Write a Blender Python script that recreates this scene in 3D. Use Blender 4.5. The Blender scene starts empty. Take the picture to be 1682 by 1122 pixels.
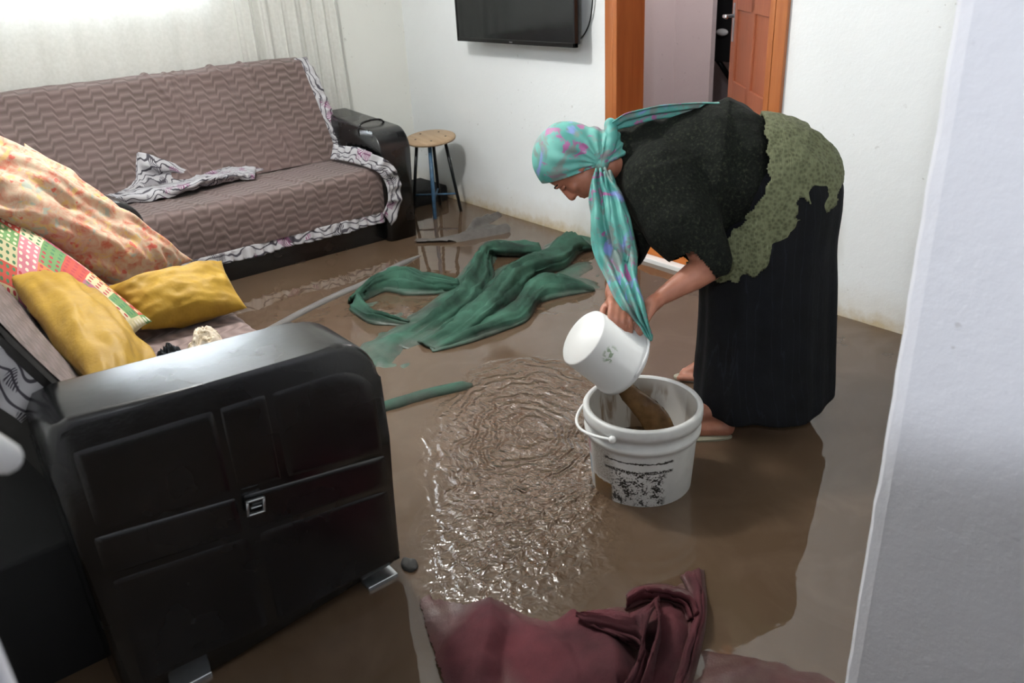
import bpy, bmesh, math, random
import numpy as np
from mathutils import Vector, Matrix, noise
random.seed(7)
S = bpy.context.scene
COL = S.collection
PI = math.pi
# ------------------------------------------------------------------ camera
F = 1350.0; PPX, PPY = 841.0, 561.0; EYE = Vector((0, 0, 1.40))
_a = Vector((-334 - PPX, 0 - PPY, F))
_sl = -.055
_t = -(F*F + _a.x**2 + _a.y**2) / (_a.x + _a.y*_sl)
_b = Vector((_a.x + _t, _a.y + _t*_sl, F))
CY = _a.normalized(); CX = _b.normalized(); CZ = CX.cross(CY)
if CZ.y > 0: CZ = -CZ
def ray(px, py):
    v = Vector((px - PPX, py - PPY, F))
    return Vector((CX.dot(v), CY.dot(v), CZ.dot(v)))
def at_z(px, py, z=0.0):
    r = ray(px, py); return EYE + r*((z - EYE.z)/r.z)
def at_x(px, py, x):
    r = ray(px, py); return EYE + r*(x/r.x)
def at_y(px, py, y):
    r = ray(px, py); return EYE + r*(y/r.y)
NV = Vector((.76, .65, 0)).normalized()      # horizontal direction from the camera to the woman
SV = Vector((NV.y, -NV.x, 0))                 # her backward direction
def at_d(px, py, d):
    r = ray(px, py); return EYE + r*(d/r.dot(NV))
def B(a, d, z): return SV*a + NV*d + Vector((0, 0, z))
cam = bpy.data.cameras.new('camera'); cam.sensor_width = 36; cam.lens = F/1682*36
cam.clip_start = .02
co = bpy.data.objects.new('camera', cam); COL.objects.link(co); S.camera = co
# rows: camera right, up, back expressed in world
right = Vector((CX.x, CY.x, CZ.x)); up = -Vector((CX.y, CY.y, CZ.y)); fwd = Vector((CX.z, CY.z, CZ.z))
co.matrix_world = Matrix(((right.x, up.x, -fwd.x, 0), (right.y, up.y, -fwd.y, 0), (right.z, up.z, -fwd.z, EYE.z), (0, 0, 0, 1)))
cam.dof.use_dof = True; cam.dof.focus_distance = 2.75; cam.dof.aperture_fstop = 5.0
# ------------------------------------------------------------------ world, light, exposure
w = bpy.data.worlds.new('world'); S.world = w; w.use_nodes = True
wb = w.node_tree.nodes['Background']; wb.inputs[0].default_value = (.80, .89, 1, 1); wb.inputs[1].default_value = 50.0
def lamp(name, kind, loc, power, color, size=.05, rot=None, **k):
    l = bpy.data.lights.new(name, kind); l.energy = power; l.color = color
    if kind == 'AREA': l.size = size
    else: l.shadow_soft_size = size
    for a, v in k.items(): setattr(l, a, v)
    o = bpy.data.objects.new(name, l); COL.objects.link(o); o.location = loc
    if rot is not None: o.rotation_euler = rot
    return o
LX, LY, LZ = 1.05, 2.75, 2.25
lamp('bulb_light', 'POINT', (LX, LY, LZ), 88, (1, .985, .965), .075)
def aim(o, tgt):
    o.rotation_euler = (Vector(tgt) - o.location).to_track_quat('-Z', 'Y').to_euler()
hl = lamp('near_wall_spot', 'SPOT', (-.75, -.35, 2.15), 120, (.88, .92, 1), .06, spot_size=math.radians(60), spot_blend=.16)  # added spot; its cone edge draws the shadow line on the near wall
aim(hl, (1.18, .45, 1.91))
h2 = lamp('far_room_light', 'POINT', (3.75, 2.9, 2.3), 24, (1, .95, .95), .08)
h3 = lamp('hallway_fill', 'POINT', (.45, -.75, 2.3), 2.5, (.9, .94, 1), .1)  # added fill, keeps the hallway behind the camera from going dark
S.view_settings.view_transform = 'Standard'; S.view_settings.look = 'None'
S.view_settings.gamma = 1; S.view_settings.use_curve_mapping = False
S.view_settings.exposure = 0.36
# ------------------------------------------------------------------ materials
def lin(c):
    if isinstance(c, str):
        c = [int(c[i:i+2], 16)/255 for i in (0, 2, 4)]
        c = [x/12.92 if x <= .04045 else ((x+.055)/1.055)**2.4 for x in c]
    return (c[0], c[1], c[2], 1)
class N:
    def __init__(s, name):
        s.m = bpy.data.materials.new(name); s.m.use_nodes = True
        s.t = s.m.node_tree; s.n = s.t.nodes; s.b = s.n['Principled BSDF']; s.out = s.n['Material Output']
        s.tc = s.n.new('ShaderNodeTexCoord')
    def link(s, a, b): s.t.links.new(a, b)
    def setin(s, sock, v):
        if hasattr(v, 'is_output') or isinstance(v, bpy.types.NodeSocket): s.link(v, sock)
        elif isinstance(v, str): sock.default_value = lin(v)
        elif isinstance(v, tuple) and len(v) == 3 and sock.type == 'RGBA': sock.default_value = lin(v)
        else: sock.default_value = v
    def co(s, kind='Object', scale=None, rot=None, loc=None):
        o = s.tc.outputs[kind]
        if scale is None and rot is None and loc is None: return o
        mp = s.n.new('ShaderNodeMapping'); s.link(o, mp.inputs[0])
        if scale is not None: mp.inputs['Scale'].default_value = scale if isinstance(scale, tuple) else (scale,)*3
        if rot: mp.inputs['Rotation'].default_value = rot
        if loc: mp.inputs['Location'].default_value = loc
        return mp.outputs[0]
    def noise(s, vec, scale=5, detail=4, rough=.5, dist=0, col=False):
        n = s.n.new('ShaderNodeTexNoise'); s.link(vec, n.inputs['Vector'])
        n.inputs['Scale'].default_value = scale; n.inputs['Detail'].default_value = detail
        n.inputs['Roughness'].default_value = rough; n.inputs['Distortion'].default_value = dist
        return n.outputs['Color' if col else 'Fac']
    def vor(s, vec, scale=5, feature='F1', out='Distance', rand=1):
        n = s.n.new('ShaderNodeTexVoronoi'); n.feature = feature; s.link(vec, n.inputs['Vector'])
        n.inputs['Scale'].default_value = scale; n.inputs['Randomness'].default_value = rand
        return n.outputs[out]
    def wave(s, vec, scale=5, dist=0, detail=2, dscale=1, typ='BANDS', d='X'):
        n = s.n.new('ShaderNodeTexWave'); n.wave_type = typ; s.link(vec, n.inputs['Vector'])
        if typ == 'BANDS': n.bands_direction = d
        n.inputs['Scale'].default_value = scale; n.inputs['Distortion'].default_value = dist
        n.inputs['Detail'].default_value = detail; n.inputs['Detail Scale'].default_value = dscale
        return n.outputs['Fac']
    def math(s, op, a, b=0.0, c=None, clamp=False):
        n = s.n.new('ShaderNodeMath'); n.operation = op; n.use_clamp = clamp
        s.setin(n.inputs[0], a); s.setin(n.inputs[1], b)
        if c is not None: s.setin(n.inputs[2], c)
        return n.outputs[0]
    def ramp(s, fac, stops, interp='LINEAR'):
        n = s.n.new('ShaderNodeValToRGB'); n.color_ramp.interpolation = interp
        e = n.color_ramp.elements
        while len(e) < len(stops): e.new(.5)
        for i, (p, c) in enumerate(stops):
            e[i].position = p; e[i].color = lin(c) if not isinstance(c, (int, float)) else (c, c, c, 1)
        s.link(fac, n.inputs[0]); return n.outputs[0]
    def mix(s, f, a, b, mode='MIX'):
        n = s.n.new('ShaderNodeMix'); n.data_type = 'RGBA'; n.blend_type = mode
        s.setin(n.inputs[0], f); s.setin(n.inputs[6], a); s.setin(n.inputs[7], b); return n.outputs[2]
    def xyz(s, vec):
        n = s.n.new('ShaderNodeSeparateXYZ'); s.link(vec, n.inputs[0]); return n.outputs
    def comb(s, x, y, z=0.0):
        n = s.n.new('ShaderNodeCombineXYZ')
        for i, v in enumerate((x, y, z)): s.setin(n.inputs[i], v)
        return n.outputs[0]
    def bump(s, h, strength=.3, dist=.01, prev=None):
        n = s.n.new('ShaderNodeBump'); s.link(h, n.inputs['Height'])
        n.inputs['Strength'].default_value = strength; n.inputs['Distance'].default_value = dist
        if prev is not None: s.link(prev, n.inputs['Normal'])
        return n.outputs[0]
    def fin(s, color=None, rough=.6, normal=None, **k):
        if color is not None: s.setin(s.b.inputs['Base Color'], color)
        s.setin(s.b.inputs['Roughness'], rough)
        if normal is not None: s.link(normal, s.b.inputs['Normal'])
        for a, v in k.items(): s.setin(s.b.inputs[a.replace('_', ' ')], v)
        return s.m
def plain(name, color, rough=.6, nscale=40, amount=.12, bump=.15, bd=.002, **k):
    q = N(name); c = q.co(); n = q.noise(c, nscale, 4)
    base = lin(color); dark = tuple(x*(1-amount) for x in base[:3]); lite = tuple(min(1, x*(1+amount)) for x in base[:3])
    return q.fin(q.ramp(n, [(.3, dark), (.7, lite)]), rough, q.bump(n, bump, bd), **k)
def mat_wall(name, color, stain=True, stain_col='b9a98a'):
    q = N(name); c = q.co()
    n1 = q.noise(c, 1.6, 5, .6); n2 = q.noise(c, 90, 3); n3 = q.noise(c, 14, 6, .65)
    base = lin(color)
    col = q.ramp(n1, [(.3, tuple(x*.955 for x in base[:3])), (.7, base[:3])])
    sp = q.ramp(q.noise(c, 38, 2, .5), [(.27, 1.0), (.31, 0.0)])
    sp = q.math('MULTIPLY', sp, q.ramp(q.noise(c, 2.6, 2), [(.5, 0.0), (.62, 1.0)]))
    col = q.mix(q.math('MULTIPLY', sp, .35), col, '7e776c')
    if stain:
        z = q.xyz(q.tc.outputs['Object'])[2]
        zz = q.math('ADD', z, q.math('MULTIPLY', q.math('SUBTRACT', n3, .5), .12))
        f = q.ramp(zz, [(.0, 1.0), (.02, .75), (.06, .3), (.17, 0.0)])
        col = q.mix(f, col, stain_col)
    return q.fin(col, .75, q.bump(n2, .18, .003, q.bump(n3, .25, .01)))
def mat_cover(name, ca='62524e', cb='756561', cc='50433d', px=.125, pv=.042):
    """jacquard throw: stepped wavy bands, UV in metres"""
    q = N(name); uv = q.xyz(q.tc.outputs['UV'])
    nz = q.noise(q.tc.outputs['UV'], 5, 2)
    sn = q.math('SINE', q.math('MULTIPLY', uv[0], 2*PI/px))
    st = q.math('MULTIPLY', q.math('MAXIMUM', q.math('MINIMUM', q.math('MULTIPLY', sn, 2.6), 1.0), -1.0), pv*.36)
    v = q.math('DIVIDE', q.math('ADD', q.math('ADD', uv[1], st), q.math('MULTIPLY', nz, .02)), pv)
    fr = q.math('FRACT', v)
    col = q.ramp(fr, [(0, cc), (.12, cc), (.3, ca), (.55, cb), (.8, ca), (.93, cc)])
    big = q.noise(q.co('UV', 1.0), 3.5, 3)
    col = q.mix(q.ramp(big, [(.3, 0.0), (.7, .45)]), col, '6f5a58')
    h = q.ramp(fr, [(0, 0.0), (.15, .1), (.5, 1.0), (.85, .1), (1, 0.0)])
    fine = q.noise(q.tc.outputs['UV'], 500, 2)
    return q.fin(col, .75, q.bump(fine, .25, .001, q.bump(h, .30, .006)), Sheen_Weight=.15)
def mat_floral(name):
    """grey ruffle cloth with dark curled lines and plum tulips"""
    q = N(name); uv = q.tc.outputs['UV']
    d = q.noise(uv, 7, 2, .5, 0, True)
    off = q.n.new('ShaderNodeVectorMath'); off.operation = 'MULTIPLY_ADD'
    q.link(d, off.inputs[0]); off.inputs[1].default_value = (.16, .16, 0); q.link(uv, off.inputs[2])
    wv = q.wave(off.outputs[0], 9, 3, 1, 1.6, 'RINGS')
    lines = q.ramp(wv, [(.0, 1.0), (.09, 1.0), (.16, 0.0)])
    blobs = q.ramp(q.noise(off.outputs[0], 15, 1, .4), [(.57, 0.0), (.60, 1.0)])
    strip = q.ramp(q.wave(off.outputs[0], 40, 1.5, 1), [(.45, 0.0), (.55, 1.0)])
    bl = q.math('MULTIPLY', blobs, strip)
    pick = q.ramp(q.noise(uv, 4.5, 1), [(.5, 0.0), (.53, 1.0)])
    bc = q.mix(pick, '332e38', '7e3f68')
    col = q.mix(lines, 'aeadb0', '3d3a42'); col = q.mix(bl, col, bc)
    return q.fin(col, .7, q.bump(q.noise(uv, 300, 2), .15, .001))
def mat_leather(name):
    q = N(name); c = q.co(); n = q.noise(c, 140, 3); n2 = q.noise(c, 7, 3)
    return q.fin(q.ramp(n2, [(.3, '040506'), (.7, '08090b')]), q.ramp(n2, [(.3, .20), (.7, .30)]), q.bump(n, .12, .0012, q.bump(n2, .15, .012)), Specular_IOR_Level=.7)
def mat_wood(name, a, b, rough=.4, axis='Z', scale=1.0):
    q = N(name); sc = {'Z': (9, 9, .8), 'Y': (9, .8, 9), 'X': (.8, 9, 9)}[axis]
    c = q.co('Object', tuple(x*scale for x in sc)); n = q.noise(c, 3, 5, .6, .8)
    n2 = q.noise(q.co(), 1.5, 2)
    return q.fin(q.mix(q.ramp(n2, [(.3, 0.0), (.7, .3)]), q.ramp(n, [(.25, a), (.75, b)]), a), rough, q.bump(n, .12, .003))
M = {}
M['wall'] = mat_wall('wall_plaster', 'e3e6e6')
M['wall_near'] = mat_wall('near_wall_plaster', 'dcdde3', False)
M['wall_window'] = mat_wall('window_wall_plaster', 'dfe0da')
M['ceil'] = plain('ceiling_paint', 'e2e3e0', .8, 20, .03)
M['hallwall'] = mat_wall('far_room_plaster', 'cdbfbf', False)
M['leather'] = mat_leather('black_leatherette')
M['cover'] = mat_cover('brown_jacquard')
M['floral'] = mat_floral('floral_ruffle_cloth')
M['frame_wood'] = mat_wood('door_frame_wood', '8f4f27', 'ad6a3a', .35)
M['door_wood'] = mat_wood('door_leaf_wood', '8c4a30', 'a3603f', .4)
M['stool_wood'] = mat_wood('stool_top_wood', '94795c', 'b39a7c', .5, 'Y', .9)
M['dark'] = plain('dark_fabric', '0c0d0f', .8)
M['backing'] = plain('grey_backing_cloth', '3d3c3a', .85)
M['mustard'] = None
M['black_metal'] = plain('black_metal', '15191b', .35, 40, .2, .05, Metallic=.4)
M['blue_paint'] = plain('blue_leg_paint', '3a5c78', .45, 60, .25)
M['chrome'] = plain('chrome', 'b9bdc0', .22, 50, .05, .02, Metallic=.9)
M['white_plastic'] = plain('white_plastic', 'e4e5e4', .35, 30, .03, .03)
M['grey_rubber'] = plain('grey_rubber_sheet', '55514d', .45, 30, .2, .2, .004)
M['grey_pipe'] = plain('grey_pipe', '6e6b69', .4, 20, .1)
M['cream'] = None
def m_velvet(name, a, b):
    q = N(name); c = q.co(); n = q.noise(c, 9, 4, .6); n2 = q.noise(c, 260, 2)
    return q.fin(q.ramp(n, [(.3, a), (.7, b)]), .62, q.bump(n2, .12, .001, q.bump(n, .5, .016)), Sheen_Weight=.06)
M['mustard'] = m_velvet('mustard_velvet', '8f6c0a', 'ae891e')
def m_pinkfloral():
    q = N('peach_floral_cotton'); c = q.co()
    d = q.noise(c, 9, 3, .6, 1.5, True)
    a = q.noise(c, 27, 3, .6, 1.0); b = q.noise(q.co('Object', None, None, (3, 1, 2)), 24, 3, .6, 1)
    g = q.noise(q.co('Object', None, None, (7, 5, 1)), 20, 3, .6, 1)
    col = q.ramp(a, [(.32, 'b8634c'), (.42, 'bf8a72'), (.52, 'c2a088'), (.66, 'c4b197')])
    col = q.mix(q.ramp(b, [(.56, 0.0), (.62, .85)]), col, 'c9a86a')
    col = q.mix(q.ramp(g, [(.60, 0.0), (.65, .8)]), col, '95a59a')
    col = q.mix(q.ramp(q.noise(q.co('Object', None, None, (2, 9, 4)), 26, 2), [(.66, 0.0), (.70, .8)]), col, 'c44a3e')
    return q.fin(col, .7, q.bump(q.noise(c, 22, 4), .3, .01), Sheen_Weight=.1)
M['peach'] = m_pinkfloral()
def m_patch():
    q = N('patchwork_cotton'); uv = q.co('UV', (9, 9, 9)); x = q.xyz(uv)
    cell = q.comb(q.math('FLOOR', x[0]), q.math('FLOOR', x[1]))
    wn = q.n.new('ShaderNodeTexWhiteNoise'); wn.noise_dimensions = '2D'; q.link(cell, wn.inputs['Vector'])
    f = wn.outputs['Value']
    base = q.ramp(f, [(0, 'b9b08a'), (.18, 'ad4436'), (.34, '5f8450'), (.48, 'b8707a'), (.62, 'c2b796'), (.76, 'b86c3c'), (.88, '965268')], 'CONSTANT')
    base2 = q.ramp(q.math('FRACT', q.math('MULTIPLY', f, 7.3)), [(0, '9a3038'), (.3, 'cfc7b2'), (.6, '3f6f4a'), (.8, 'cfc29a')], 'CONSTANT')
    fx = q.math('SUBTRACT', q.math('FRACT', q.math('MULTIPLY', x[0], 3)), .5); fy = q.math('SUBTRACT', q.math('FRACT', q.math('MULTIPLY', x[1], 3)), .5)
    r = q.math('ADD', q.math('MULTIPLY', fx, fx), q.math('MULTIPLY', fy, fy))
    dot = q.math('LESS_THAN', r, .07)
    return q.fin(q.mix(dot, base, base2), .75, q.bump(q.noise(q.tc.outputs['Object'], 30, 3), .2, .004))
M['patch'] = m_patch()
def m_sheer():
    q = N('sheer_curtain'); uv = q.co('Object', 1.0)
    n = q.noise(uv, 60, 3)
    col = q.ramp(n, [(.3, 'e6e6e1'), (.7, 'f0f0ec')])
    q.fin(col, .8, q.bump(n, .12, .002))
    tr = q.n.new('ShaderNodeBsdfTranslucent'); q.link(col, tr.inputs[0])
    tp = q.n.new('ShaderNodeBsdfTransparent')
    m1 = q.n.new('ShaderNodeMixShader'); m1.inputs[0].default_value = .45
    q.link(q.b.outputs[0], m1.inputs[1]); q.link(tr.outputs[0], m1.inputs[2])
    m2 = q.n.new('ShaderNodeMixShader'); m2.inputs[0].default_value = .10
    q.link(m1.outputs[0], m2.inputs[1]); q.link(tp.outputs[0], m2.inputs[2])
    q.link(m2.outputs[0], q.out.inputs[0]); return q.m
M['sheer'] = m_sheer()
def m_water(name='muddy_flood_water', ripple=True):
    q = N(name); c = q.tc.outputs['Object']
    big = q.noise(c, 1.1, 3, .5, .5); sw = q.noise(c, 3.2, 4, .55, 1.8)
    col = q.mix(q.ramp(sw, [(.45, 0.0), (.75, .30)]), q.ramp(big, [(.3, '514132'), (.7, '5c4b3c')]), '6f5e50')
    n = q.bump(q.noise(c, 2.2, 2), .16, .03)
    n = q.bump(q.noise(q.co('Object', (1, 1, 1), (0, 0, .5)), 11, 2, .5, .6), .05, .01, n)
    if ripple:
        # rings and chop where the water has been splashed, beside the bucket
        def disc(cx, cy, rx, ry, rot, lo=.55):
            x = q.math('SUBTRACT', q.xyz(c)[0], cx); y = q.math('SUBTRACT', q.xyz(c)[1], cy)
            ca, sa = math.cos(rot), math.sin(rot)
            u = q.math('DIVIDE', q.math('ADD', q.math('MULTIPLY', x, ca), q.math('MULTIPLY', y, sa)), rx)
            v = q.math('DIVIDE', q.math('SUBTRACT', q.math('MULTIPLY', y, ca), q.math('MULTIPLY', x, sa)), ry)
            r = q.math('SQRT', q.math('ADD', q.math('MULTIPLY', u, u), q.math('MULTIPLY', v, v)))
            r = q.math('ADD', r, q.math('MULTIPLY', q.math('SUBTRACT', q.noise(c, 5, 2), .5), .3))
            return r, q.ramp(r, [(lo, 1.0), (1.0, 0.0)])
        r, mask = disc(1.42, 1.80, .62, .36, math.radians(50), .5)
        rings = q.math('SINE', q.math('ADD', q.math('MULTIPLY', r, 62), q.math('MULTIPLY', q.noise(c, 7, 3), 22)))
        chop = q.noise(q.co('Object', (1.6, .8, 1), (0, 0, .9)), 24, 3, .6, 1.6)
        h = q.math('MULTIPLY', q.math('ADD', q.math('MULTIPLY', rings, .34), q.math('MULTIPLY', chop, .85)), mask)
        n = q.bump(h, 1.0, .013, n)
        r2, mk2 = disc(1.12, 1.46, .46, .30, math.radians(40), .1)
        tiny = q.math('MULTIPLY', q.noise(c, 33, 2, .5, .4), mk2)
        n = q.bump(tiny, 1.0, .036, n)
        # the churned patch is mixed towards a paler brown
        col = q.mix(q.math('MULTIPLY', mask, .25), col, '786353')
    return q.fin(col, .02, n, IOR=1.62)
M['water'] = m_water()
M['brown_water'] = plain('poured_muddy_water', '6f5334', .12, 30, .35, .3, .006)
def m_carpet(name, a, b, wet):
    q = N(name); c = q.co(); n = q.noise(c, 5, 6, .55); f = q.noise(c, 240, 3)
    z = q.xyz(c)[2]
    zz = q.math('ADD', z, q.math('MULTIPLY', q.math('SUBTRACT', n, .5), .03))
    col = q.ramp(n, [(.3, a), (.7, b)])
    mud = q.ramp(zz, [(.0, .85), (.012, .45), (.03, 0.0)])     # mud soaked into the lowest folds
    col = q.mix(q.math('MULTIPLY', mud, q.ramp(q.noise(c, 30, 4), [(.35, .5), (.6, 1.0)])), col, wet)
    rg = q.ramp(zz, [(.0, .30), (.03, .9)])
    return q.fin(col, rg, q.bump(f, .4, .002, q.bump(n, .4, .014)), Specular_IOR_Level=.35)
M['green'] = m_carpet('green_carpet_pile', '0f221a', '3b6453', '5a5e56')
M['red'] = m_carpet('maroon_carpet_pile', '34161b', '5c2a30', '5a463f')
# ------------------------------------------------------------------ object helpers
def link_mesh(name, me, mat, parent=None, smooth=True):
    if mat is not None and not me.materials: me.materials.append(mat)
    if smooth: me.polygons.foreach_set('use_smooth', [True]*len(me.polygons))
    o = bpy.data.objects.new(name, me); COL.objects.link(o)
    if parent is not None:
        o.parent = parent; o.matrix_parent_inverse = Matrix.Translation(-parent.location) if parent.parent is None else Matrix()
        if parent.type != 'EMPTY': o.matrix_parent_inverse = parent.matrix_basis.inverted()
    return o
def bm_obj(name, bm, mat, parent=None, smooth=True):
    bmesh.ops.recalc_face_normals(bm, faces=bm.faces[:])
    me = bpy.data.meshes.new(name); bm.to_mesh(me); bm.free()
    return link_mesh(name, me, mat, parent, smooth)
def tag(o, label=None, cat=None, group=None, kind=None):
    if label: o['label'] = label
    if cat: o['category'] = cat
    if group: o['group'] = group
    if kind: o['kind'] = kind
    return o
def thing(name, label, cat, loc=(0, 0, 0), group=None):
    o = bpy.data.objects.new(name, None); COL.objects.link(o); o.location = loc; o.empty_display_size = .1
    return tag(o, label, cat, group)
def struct(name, bm, mat, smooth=False):
    o = bm_obj(name, bm, mat, None, smooth); o['kind'] = 'structure'; return o
def box(bm, lo, hi, bev=0, seg=2):
    r = bmesh.ops.create_cube(bm, size=1)
    vs = r['verts']
    for v in vs:
        v.co = Vector([lo[i] + (v.co[i] + .5)*(hi[i] - lo[i]) for i in range(3)])
    if bev:
        es = list({e for v in vs for e in v.link_edges})
        bmesh.ops.bevel(bm, geom=es, offset=bev, segments=seg, profile=.5, affect='EDGES')
    return bm
def mkbox(name, lo, hi, mat, parent=None, bev=0, seg=2):
    return bm_obj(name, box(bmesh.new(), lo, hi, bev, seg), mat, parent, bev > 0)
def tube(bm, pts, r, seg=10, cap=True):
    pts = [Vector(p) for p in pts]; rr = r if isinstance(r, (list, tuple)) else [r]*len(pts)
    rings = []; prev = None
    for i, p in enumerate(pts):
        t = (pts[min(i+1, len(pts)-1)] - pts[max(i-1, 0)]).normalized()
        u = (prev - t*prev.dot(t)) if prev is not None else t.orthogonal()
        u.normalize(); prev = u; v = t.cross(u)
        rings.append([bm.verts.new(p + (u*math.cos(k*2*PI/seg) + v*math.sin(k*2*PI/seg))*rr[i]) for k in range(seg)])
    for a, b in zip(rings, rings[1:]):
        for k in range(seg): bm.faces.new((a[k], a[(k+1) % seg], b[(k+1) % seg], b[k]))
    if cap:
        bm.faces.new(rings[0][::-1]); bm.faces.new(rings[-1])
    return bm
def spline(pts, n=8):
    """Catmull-Rom through points"""
    pts = [Vector(p) for p in pts]; out = []
    P = [pts[0]*2 - pts[1]] + pts + [pts[-1]*2 - pts[-2]]
    for i in range(1, len(P)-2):
        for k in range(n):
            t = k/n; a, b, c, d = P[i-1], P[i], P[i+1], P[i+2]
            out.append(.5*((2*b) + (-a + c)*t + (2*a - 5*b + 4*c - d)*t*t + (-a + 3*b - 3*c + d)*t**3))
    out.append(pts[-1]); return out
def sheet(name, rows, mat, parent=None, thick=0, closed=False, sub=0, uv=None, smooth=True):
    """grid of points -> mesh with UV in metres (u along a row, v across rows)"""
    n, m = len(rows), len(rows[0])
    vs = [tuple(p) for r in rows for p in r]; fs = []
    mm = m if closed else m-1
    for i in range(n-1):
        for j in range(mm):
            fs.append((i*m+j, i*m+(j+1) % m, (i+1)*m+(j+1) % m, (i+1)*m+j))
    me = bpy.data.meshes.new(name); me.from_pydata(vs, [], fs)
    # uv
    U = [0]*m; mid = rows[n//2]
    for j in range(1, m): U[j] = U[j-1] + (Vector(mid[j]) - Vector(mid[j-1])).length
    V = [0]*n; mc = m//2
    for i in range(1, n): V[i] = V[i-1] + (Vector(rows[i][mc]) - Vector(rows[i-1][mc])).length
    lay = me.uv_layers.new(name='UVMap')
    for p in me.polygons:
        for li in p.loop_indices:
            k = me.loops[li].vertex_index; lay.data[li].uv = (U[k % m], V[k//m])
    o = link_mesh(name, me, mat, parent, smooth)
    if sub: s = o.modifiers.new('s', 'SUBSURF'); s.levels = s.render_levels = sub
    if thick: s = o.modifiers.new('t', 'SOLIDIFY'); s.thickness = thick; s.offset = 0
    return o
def lathe(bm, prof, seg=64, center=(0, 0, 0), mtx=None):
    """profile (r, z) list; returns bm"""
    c = Vector(center); rings = []
    for r, z in prof:
        if r < 1e-6: rings.append([bm.verts.new(c + Vector((0, 0, z)))])
        else: rings.append([bm.verts.new(c + Vector((r*math.cos(2*PI*k/seg), r*math.sin(2*PI*k/seg), z))) for k in range(seg)])
    for a, b in zip(rings, rings[1:]):
        for k in range(seg):
            k2 = (k+1) % seg
            if len(a) == 1 and len(b) == 1: continue
            if len(a) == 1: bm.faces.new((a[0], b[k2], b[k]))
            elif len(b) == 1: bm.faces.new((a[k], a[k2], b[0]))
            else: bm.faces.new((a[k], a[k2], b[k2], b[k]))
    if mtx is not None: bmesh.ops.transform(bm, matrix=mtx, verts=bm.verts[:])
    return bm
def blob(bm, c, rad, rot=None, sub=3):
    m = Matrix.Translation(Vector(c)) @ (rot.to_4x4() if rot is not None else Matrix()) @ Matrix.Diagonal((rad[0], rad[1], rad[2], 1))
    bmesh.ops.create_icosphere(bm, subdivisions=sub, radius=1, matrix=m)
def limb(bm, pts, rs, n=6, seg=14):
    """tapered round-ended limb through points"""
    P = spline(pts, n); R = []
    k = len(pts)
    for i in range(len(P)):
        t = i/n; j = min(int(t), k-2); f = t-j; R.append(rs[j]*(1-f) + rs[j+1]*f)
    tube(bm, P, R, seg)
    blob(bm, P[0], (R[0],)*3, None, 2); blob(bm, P[-1], (R[-1],)*3, None, 2)
def fuse(name, bm, mat, voxel=.005, smooth=4, parent=None, shape=None):
    """weld overlapping volumes into ONE continuous surface"""
    me = bpy.data.meshes.new('tmp'); bmesh.ops.recalc_face_normals(bm, faces=bm.faces[:]); bm.to_mesh(me); bm.free()
    o = bpy.data.objects.new('tmp', me); COL.objects.link(o)
    r = o.modifiers.new('r', 'REMESH'); r.mode = 'VOXEL'; r.voxel_size = voxel; r.use_smooth_shade = True
    s = o.modifiers.new('s', 'SMOOTH'); s.factor = .6; s.iterations = smooth
    dg = bpy.context.evaluated_depsgraph_get()
    m2 = bpy.data.meshes.new_from_object(o.evaluated_get(dg))
    bpy.data.objects.remove(o); bpy.data.meshes.remove(me)
    if shape:
        m2.calc_loop_triangles()
        nr = [v.normal.copy() for v in m2.vertices]
        for v, nn in zip(m2.vertices, nr): v.co = v.co + nn*shape(v.co, nn)
    m2.name = name; m2.materials.clear()
    return link_mesh(name, m2, mat, parent)
def nz(p, s, seed=0): return noise.noise(Vector(p)*s + Vector((seed*3.1, seed*1.7, seed)))

# ================================================================== SETTING
XW, YW = 2.97, 4.82           # television wall, window wall
XN, YN = 1.18, .55            # near doorway wall
FZ = -.03                     # floor under the flood water
struct('floor', box(bmesh.new(), (-1.6, -1.4, FZ-.1), (7.2, YW+.2, FZ)), plain('cement_floor', '6a5a4c', .6))
wt = sheet('flood_water', [[Vector((-1.5 + 8.4*j/40, -1.3 + 6.1*i/30, 0)) for j in range(41)] for i in range(31)], M['water'])
tag(wt, 'brown muddy flood water covering the whole floor, rippled beside the bucket', 'flood water', None, 'stuff')
def wallx(name, x0, x1, y0, y1, z0, z1, mat): return struct(name, box(bmesh.new(), (x0, y0, z0), (x1, y1, z1)), mat)
# television wall with the doorway
bm = bmesh.new()
DY0, DY1, DT = 2.045, 2.93, 2.06
box(bm, (XW, YN-.2, FZ), (XW+.16, DY0, 2.5)); box(bm, (XW, DY1, FZ), (XW+.16, YW+.16, 2.5)); box(bm, (XW, DY0, DT), (XW+.16, DY1, 2.5))
struct('wall_right', bm, M['wall'])
# window wall with the opening
bm = bmesh.new(); WX0, WX1, WZ0, WZ1 = .68, 1.76, 1.34, 2.3
box(bm, (-.4, YW, FZ), (WX0, YW+.16, 2.5)); box(bm, (WX1, YW, FZ), (XW, YW+.16, 2.5))
box(bm, (WX0, YW, FZ), (WX1, YW+.16, WZ0)); box(bm, (WX0, YW, WZ1), (WX1, YW+.16, 2.5))
struct('wall_back', bm, M['wall_window'])
bm = bmesh.new()
for lo, hi in (((WX0, YW+.03, WZ0), (WX0+.05, YW+.09, WZ1)), ((WX1-.05, YW+.03, WZ0), (WX1, YW+.09, WZ1)), ((WX0, YW+.03, WZ0), (WX1, YW+.09, WZ0+.05)),
               ((WX0, YW+.03, WZ1-.05), (WX1, YW+.09, WZ1)), (((WX0+WX1)/2-.03, YW+.03, WZ0), ((WX0+WX1)/2+.03, YW+.09, WZ1))):
    box(bm, lo, hi)
win = struct('window_1', bm, M['white_plastic'])
q = N('window_glass'); q.fin('ffffff', .02, None, Transmission_Weight=1.0, IOR=1.1)
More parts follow.
